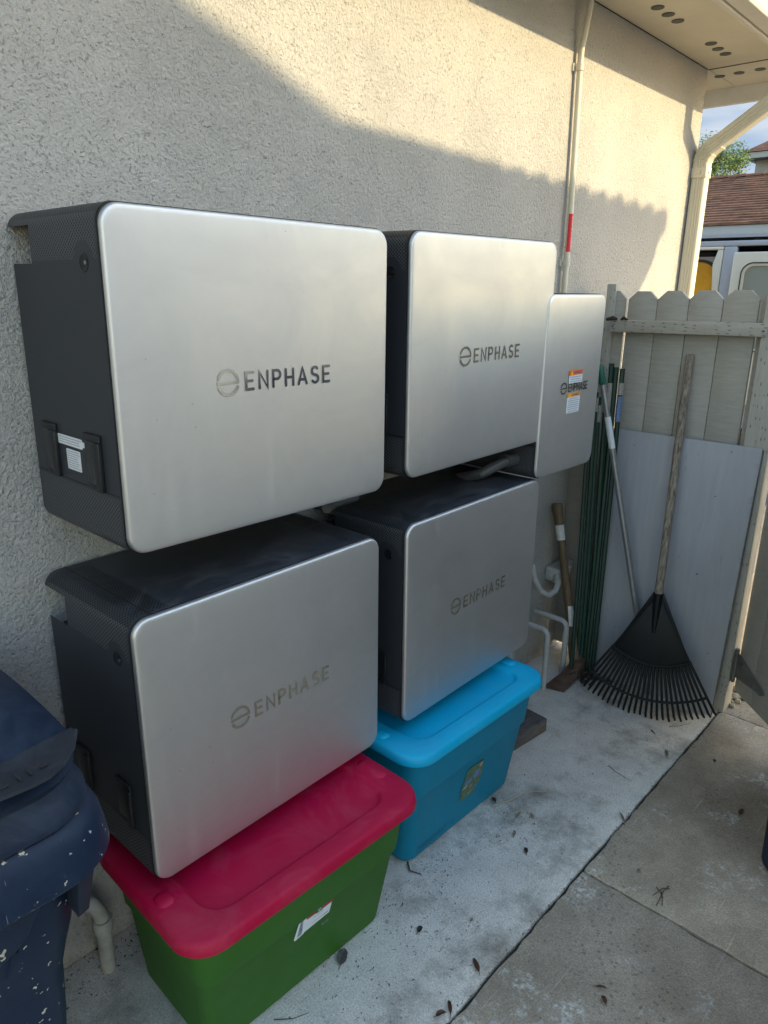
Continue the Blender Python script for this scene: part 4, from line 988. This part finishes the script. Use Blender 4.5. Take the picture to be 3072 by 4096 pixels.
def twig(pts, r, mat, label, name='twig', cat='twig'):
    b = MB(); o_ = Vector(pts[0])
    b.tube([Vector(p)-o_ for p in pts], [r*(1-.6*i/(len(pts)-1)) for i in range(len(pts))], 6); o = b.build(name, M[mat], smooth=True); o.location = o_; return tag(o, label, cat)
twig([(1.10, -.425, .004), (1.16, -.452, .005), (1.20, -.462, .008), (1.235, -.478, .012), (1.29, -.53, .004)], .0026, 'straw', 'long pale straw stalk curving out from the blue tote')
twig([(1.55, -.60, .003), (1.535, -.63, .003), (1.521, -.696, .004)], .0013, 'twig', 'thin dark twig on the path between stain and seam')
twig([(1.93, -.66, .003), (1.96, -.685, .004), (2.01, -.71, .003)], .0022, 'straw', 'bent pale twig near the rake tips')
twig([(.73, -.385, .006), (.71, -.41, .006), (.725, -.44, .003)], .003, 'twig', 'dark forked twig at the blue tote front corner')
twig([(.17, -.47, .003), (.20, -.50, .004), (.235, -.515, .003)], .0013, 'twig', 'thin curved black twig in front of the green tote')
b = MB(); o_ = Vector((1.12, -.965, .003))
for a, l, ox, oy in ((.1, .045, 0, 0), (-.35, .030, .01, .006), (.5, .026, -.012, -.004), (.95, .018, .004, .008)):
    b.tube([(ox-l*math.cos(a), oy-l*math.sin(a), 0), (ox+.3*l*math.cos(a+.3), oy, .004), (ox+l*math.cos(a-.15), oy+l*math.sin(a-.15), 0)], .0011, 5)
o = b.build('twig_cluster', M['twig']); o.location = o_; tag(o, 'sprawling reddish twig cluster above the crack in the old concrete', 'twigs')
twig([(1.86, -.62, .003), (1.845, -.64, .004)], .003, 'twig', 'short black stick on the path below the rake')
# litter: specks
b = MB()
def speck(x, y, s_):
    a = random.uniform(0, PI); l = s_*random.uniform(.6, 2.4); w = s_*random.uniform(.25, .7); c, s__ = math.cos(a), math.sin(a); h = random.uniform(.0006, .0025)
    P = [Vector((x+c*u-s__*v, y+s__*u+c*v, hh)) for u, v, hh in ((-l, 0, .001), (0, w, h+.001), (l, 0, .001), (0, -w, .0012))]
    b.poly(P)
for k in range(1500):
    x = random.uniform(.1, 2.2); y = random.uniform(-.755, -.40)
    if random.random() < .25: speck(x, y, random.uniform(.0008, .0024))
for (cx_, cy_, sp, n) in ((1.05, -.52, .07, 130), (.62, -.50, .09, 170), (.78, -.44, .05, 90), (.35, -.56, .12, 120), (1.35, -.55, .1, 90), (.95, -.60, .14, 110), (1.7, -.5, .2, 60), (.66, -.66, .08, 60)):
    for k in range(n):
        x, y = random.gauss(cx_, sp), random.gauss(cy_, sp*.7)
        if -.755 < y < -.40: speck(x, y, random.uniform(.0008, .0028))
for k in range(520):
    x = random.uniform(-.2, 2.2); speck(x, -.761+random.gauss(0, .004), random.uniform(.001, .0028))
for k in range(120): speck(random.uniform(.5, 2.2), random.uniform(-1.5, -.78), random.uniform(.0007, .0022))
for k in range(160): speck(random.uniform(-.2, .1), random.gauss(-.05, .03), random.uniform(.001, .004))
tag(b.build('leaf_litter', M['leaf_dark']), 'scattered fine leaf crumbs and soil specks on the concrete', 'litter', kind='stuff')
# gravel visible behind the post foot
b = MB()
for k in range(40):
    c = Vector((2.24+random.uniform(0, .16), -.785+random.uniform(-.02, .06), .008)); r_ = random.uniform(.008, .016)
    b.loft([[c+Vector((q*r_*math.cos(a), q*r_*math.sin(a), zz*r_)) for a in [2*PI*j/6 for j in range(6)]] for q, zz in ((.6, -.6), (1, 0), (.55, .6))])
tag(b.build('gravel', M['straw']), 'pale stones at the foot of the gate post', 'gravel', kind='stuff')

# ------------------------------------------------------------------ background: van, garage, house, tree
vn = tag(empty('van', (7, 1.0, 0)), 'white van with open doors parked beyond the fence', 'van')
vy = 1.0
def vp(y0, y1, z0, z1, x0, x1, mat, name, par=vn, r=.0, bev=.01):
    b = MB(); b.box(x0-7, x1-7, y0-vy, y1-vy, z0, z1); return b.build(name, mat, par, bevel=bev)
# body: shell with rear openings (built from panels)
b = MB()
sec = lambda x: [Vector((x-7, y-vy, z)) for y, z in ((-.15, .35), (-.15, 1.7), (-.10, 1.95), (0.02, 2.035), (.25, 2.065), (1.9, 2.065), (2.1, 2.035), (2.2, 1.95), (2.25, 1.7), (2.25, .35))]
b.loft([sec(7.02), sec(11.5)], False, True, closed=False); body = b.build('body', M['van'], vn, smooth=True, solid=.03)
vp(-.12, 2.2, 1.985, 2.035, 6.99, 7.05, M['van'], 'roof_edge'); vp(.996, 1.115, .35, 1.983, 6.985, 7.05, M['van'], 'pillar'); vp(-.14, .10, .35, 1.983, 6.985, 7.05, M['van'], 'pillar')
vp(-.14, 2.2, .3, .6, 6.98, 7.1, M['van'], 'bumper'); vp(-.1, 2.2, .35, .45, 7.05, 11.4, M['vdark'], 'floor')
vp(1.118, 2.2, 1.955, 1.983, 6.975, 7.05, M['door_sunlit'], 'door_frame'); 
b = MB(); b.prism([(-.02, 1.118-vy, 1.955), (-.02, 1.165-vy, 1.955), (-.02, 1.20-vy, 1.82), (-.02, 1.145-vy, 1.3), (-.02, 1.118-vy, 1.3)], (.08, 0, 0)); b.build('door_jamb', M['door_sunlit'], vn, bevel=.005)
vp(1.0, 2.2, .5, 1.95, 7.30, 7.32, M['vdark'], 'bulkhead')
def vwin(yc, hw, zb, zt, x, r, seal, pane, par):
    b = MB(); q = [Vector((x-7, p.x-vy, p.y)) for p in rrect(yc-hw, yc+hw, zb, zt, r, 0, 10)]; q2 = [Vector((x-7, p.x-vy, p.y)) for p in rrect(yc-hw+.025, yc+hw-.025, zb+.025, zt-.025, r-.02, 0, 10)]
    b.loft([[p+Vector((.012, 0, 0)) for p in q], [p+Vector((-.012, 0, 0)) for p in q], [p+Vector((-.012, 0, 0)) for p in q2], [p+Vector((.01, 0, 0)) for p in q2]], False, False)
    w = b.build('window', seal, par, smooth=True); b = MB(); b.loft([[p+Vector((.006, 0, 0)) for p in q2], q2]); b.build('pane', pane, w); return w
b = MB(); b.box(.14, .16, 1.0-vy, 2.2-vy, .5, 1.90); pn = b.build('inner_panel', M['van'], vn)
vwin(1.51, .36, 1.10, 1.875, 7.13, .22, M['rubber'], M['yellow'], vn)
vwin(.66, .33, 1.0, 1.83, 6.99, .16, M['rubber'], M['yellow'], vn)
b = MB(); b.box(.0, .02, .30-vy, .992-vy, .5, 1.925); b.build('inner_panel', M['gwhite'], vn)
dr = MB(); dr.box(-.16, -.12, .18-vy, .972-vy, .55, 1.925); dd = dr.build('rear_door', M['door_sunlit'], vn, bevel=.012, seg=3)
vwin(.55, .325, 1.05, 1.83, 6.835, .10, M['door_sunlit'], M['glass'], dd)
b = MB(); pp = [Vector((-.19, p.x-vy, p.y)) for p in rrect(.225, .875, 1.05, 1.83, .10, 0, 10)]; b.tube(pp+[pp[0]], .006, 6); b.build('window_trim', M['rubber'], dd, smooth=True)
b = MB()
for k in range(3):
    y = .95-k*.25; b.tube([(.3+.1*k, y-vy, 2.07), (.35, y-vy-.15, 2.095), (.5, y-vy-.35, 2.085)], .014, 7)
b.build('roof_rack_bar', M['white_trim'], vn, smooth=True)
b = MB()
for y in (-.1, 2.15): 
    for x in (.8, 3.8): b.tube([(x, y-vy-.08, .33), (x, y-vy+.12, .33)], .33, 20)
b.build('wheel', M['rubber'], vn, smooth=True)
# garage with brown tile roof
gr = tag(empty('garage', (12, 3, 0)), 'low garage with brown tiled roof and white fascia behind the van', 'building')
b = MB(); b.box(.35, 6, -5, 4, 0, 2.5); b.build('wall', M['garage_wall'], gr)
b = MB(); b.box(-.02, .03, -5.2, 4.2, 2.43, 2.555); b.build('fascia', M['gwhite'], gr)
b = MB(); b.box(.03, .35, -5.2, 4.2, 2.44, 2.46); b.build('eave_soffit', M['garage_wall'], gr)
b = MB(); nrow = 20; x0_, z0_, x1_, z1_ = -.06, 2.57, 2.3, 3.545; uvs = []
for i in range(nrow):
    t0, t1 = i/nrow, (i+1)/nrow; ncol = 46
    for j in range(ncol):
        ya, yb = -5.2+9.4*j/ncol, -5.2+9.4*(j+1)/ncol; h = .028+random.uniform(-.006, .006)
        xa, xb = x0_+(x1_-x0_)*t0, x0_+(x1_-x0_)*t1; za, zb = z0_+(z1_-z0_)*t0, z0_+(z1_-z0_)*t1
        dx = random.uniform(-.006, .006)
        b.poly([(xa+dx, ya, za+h), (xa+dx, yb, za+h), (xb+.01, yb, zb+.008), (xb+.01, ya, zb+.008)]); b.poly([(xa+dx, ya, za-.01), (xa+dx, yb, za-.01), (xa+dx, yb, za+h), (xa+dx, ya, za+h)])
b.poly([(x1_, -5.2, z1_), (x1_, 4.2, z1_), (4.7, 4.2, 2.55), (4.7, -5.2, 2.55)])
rf = b.build('roof', M['tiles'], gr); setuv(rf, lambda co, vi: (co.y*1.0, co.x*1.08))
for j in range(14):
    b = MB(); y = -.2+j*.30+random.uniform(-.01, .01); b.loft([[Vector((2.3+.07*math.cos(a), y+k*.30, 3.54+.05*math.sin(a)+.012*(1-k))) for a in [PI*q/6 for q in range(7)]] for k in (0, 1)], True, True); b.build('ridge_tile', M['tiles'], rf)
# upper house
uh = tag(empty('two_storey_house', (20, 4, 0)), 'grey upper storey with a brown hipped roof behind the garage', 'house')
b = MB(); b.box(.5, 6, -8, 1.25, 0, 4.72); b.build('wall', M['gwhite'], uh)
b = MB(); b.box(-.0, .08, -8.5, 1.41, 4.71, 4.84); b.box(-.0, 7, 1.36, 1.41, 4.71, 4.84); b.build('fascia', M['gwhite'], uh)
b = MB(); b.box(.09, 6.5, -8.5, 1.35, 4.72, 4.74); b.build('eave_soffit', M['garage_wall'], uh)
b = MB(); v0 = [(-.05, -8.5, 4.85), (-.05, 1.43, 4.85), (7, 1.43, 4.85), (7, -8.5, 4.85), (3.4, -5, 7.1), (3.4, -2.1, 7.1)]
for q in ((0, 1, 5, 4), (1, 2, 5), (2, 3, 4, 5), (3, 0, 4)): b.poly([v0[i] for i in q])
rf = b.build('roof', M['tiles'], uh); setuv(rf, lambda co, vi: (co.y, co.z*2.1))
b = MB(); b.box(.45, .499, -.05, 1.0, 3.4, 4.50); w = b.build('window', M['gwhite'], uh); b = MB(); b.box(.43, .449, .05, .86, 3.5, 4.40); b.build('pane', M['glass'], w)
# tree
tr = tag(empty('tree', (18.5, 5.90, 0)), 'leafy green tree above the garage roof, between downspout and grey house', 'tree')
b = MB(); b.tube([(0, 0, 0), (.05, .05, 2), (0, 0, 3.6), (.1, -.1, 4.4)], [.2, .16, .12, .05], 10)
for k in range(9):
    a = k*.7; b.tube([(0, 0, 3+k*.12), (.4*math.cos(a), .4*math.sin(a), 3.7+k*.1), (.75*math.cos(a), .75*math.sin(a), 4.1+k*.08)], [.06, .035, .01], 6)
b.build('trunk', M['bark'], tr, smooth=True)
b = MB(); clumps = []
for k in range(90):
    a = random.uniform(0, 2*PI); r_ = random.uniform(.1, .95)**.7; zz = random.uniform(-.7, .62)
    clumps.append((Vector((r_*.95*math.cos(a), r_*1.0*math.sin(a)-.1, 4.35+zz*(1-.45*r_))), random.uniform(.14, .28)))
for c, r_ in clumps:
    for k in range(120):
        d = Vector((random.gauss(0, 1), random.gauss(0, 1), random.gauss(0, 1))).normalized()*r_*random.uniform(.4, 1.15); p = c+d
        u_ = Vector((random.gauss(0, 1), random.gauss(0, 1), random.gauss(0, .6))).normalized()*random.uniform(.022, .04); v_ = u_.orthogonal().normalized()*u_.length*.55
        b.poly([p-u_, p+v_, p+u_, p-v_])
b.build('crown', M['leaves'], tr)

# ------------------------------------------------------------------ neighbour house behind the camera: its roofline shades the wall
nh = tag(empty('neighbour_house', (0, -3.6, 0)), 'neighbouring house across the side yard whose tiled eave shades the wall', 'house')
K = 3.6
def up(x, z, k=K): return (x+.37*k, z+.40*k)
b = MB(); prof = [up(-2.1, 1.90), up(2.80, 1.87), up(2.862, 1.85), up(2.856, 1.79), up(2.833, 1.713), up(2.775, 1.64), up(2.69, 1.55), up(2.52, 1.27), up(2.30, .75), up(2.15, .2), up(2.05, -1.43), up(-2.1, -1.43)]  # unseen wall, outline cut to cast the shadow edge and admit sky light
b.prism([(x, 0, z) for x, z in prof], (0, -3, 0)); b.build('wall', M['nwall'], nh)
# scalloped tile edge: individual tile ends along the eave
b = MB(); x = -1.0
e0, e1 = up(.88, 1.945), up(2.885, 1.880)
while x < e1[0]-.02:
    z = e0[1]+(e1[1]-e0[1])*(x-e0[0])/(e1[0]-e0[0]) if x > e0[0] else e0[1]
    w = .150; n = 10; am = .032*max(0, min(1, (x-2.5)/.9))*random.uniform(.75, 1.2)
    sec0 = [Vector((x+w*i/n, .02, z+.030-am*.5+am*(1.15*(i/n)**.6*(1 if i < 9 else .55)))) for i in range(n+1)]+[Vector((x+w, .02, z-.05)), Vector((x, .02, z-.05))]
    b.loft([sec0, [p+Vector((0, -2.2, .35)) for p in sec0]]); x += w
b.build('roof', M['tiles'], nh)
b = MB(); k2 = 5.6; prof = [up(-1.0, 2.62, k2), up(.0, 2.28, k2), up(.42, 2.136, k2), up(.685, 2.045, k2), up(.93, 1.955, k2), up(1.25, 1.86, k2), up(1.25, .5, k2), up(-1.0, .5, k2)]
b.prism([(x, -2.0, z) for x, z in prof], (0, -4, 0)); b.build('upper_roof', M['nwall'], nh)
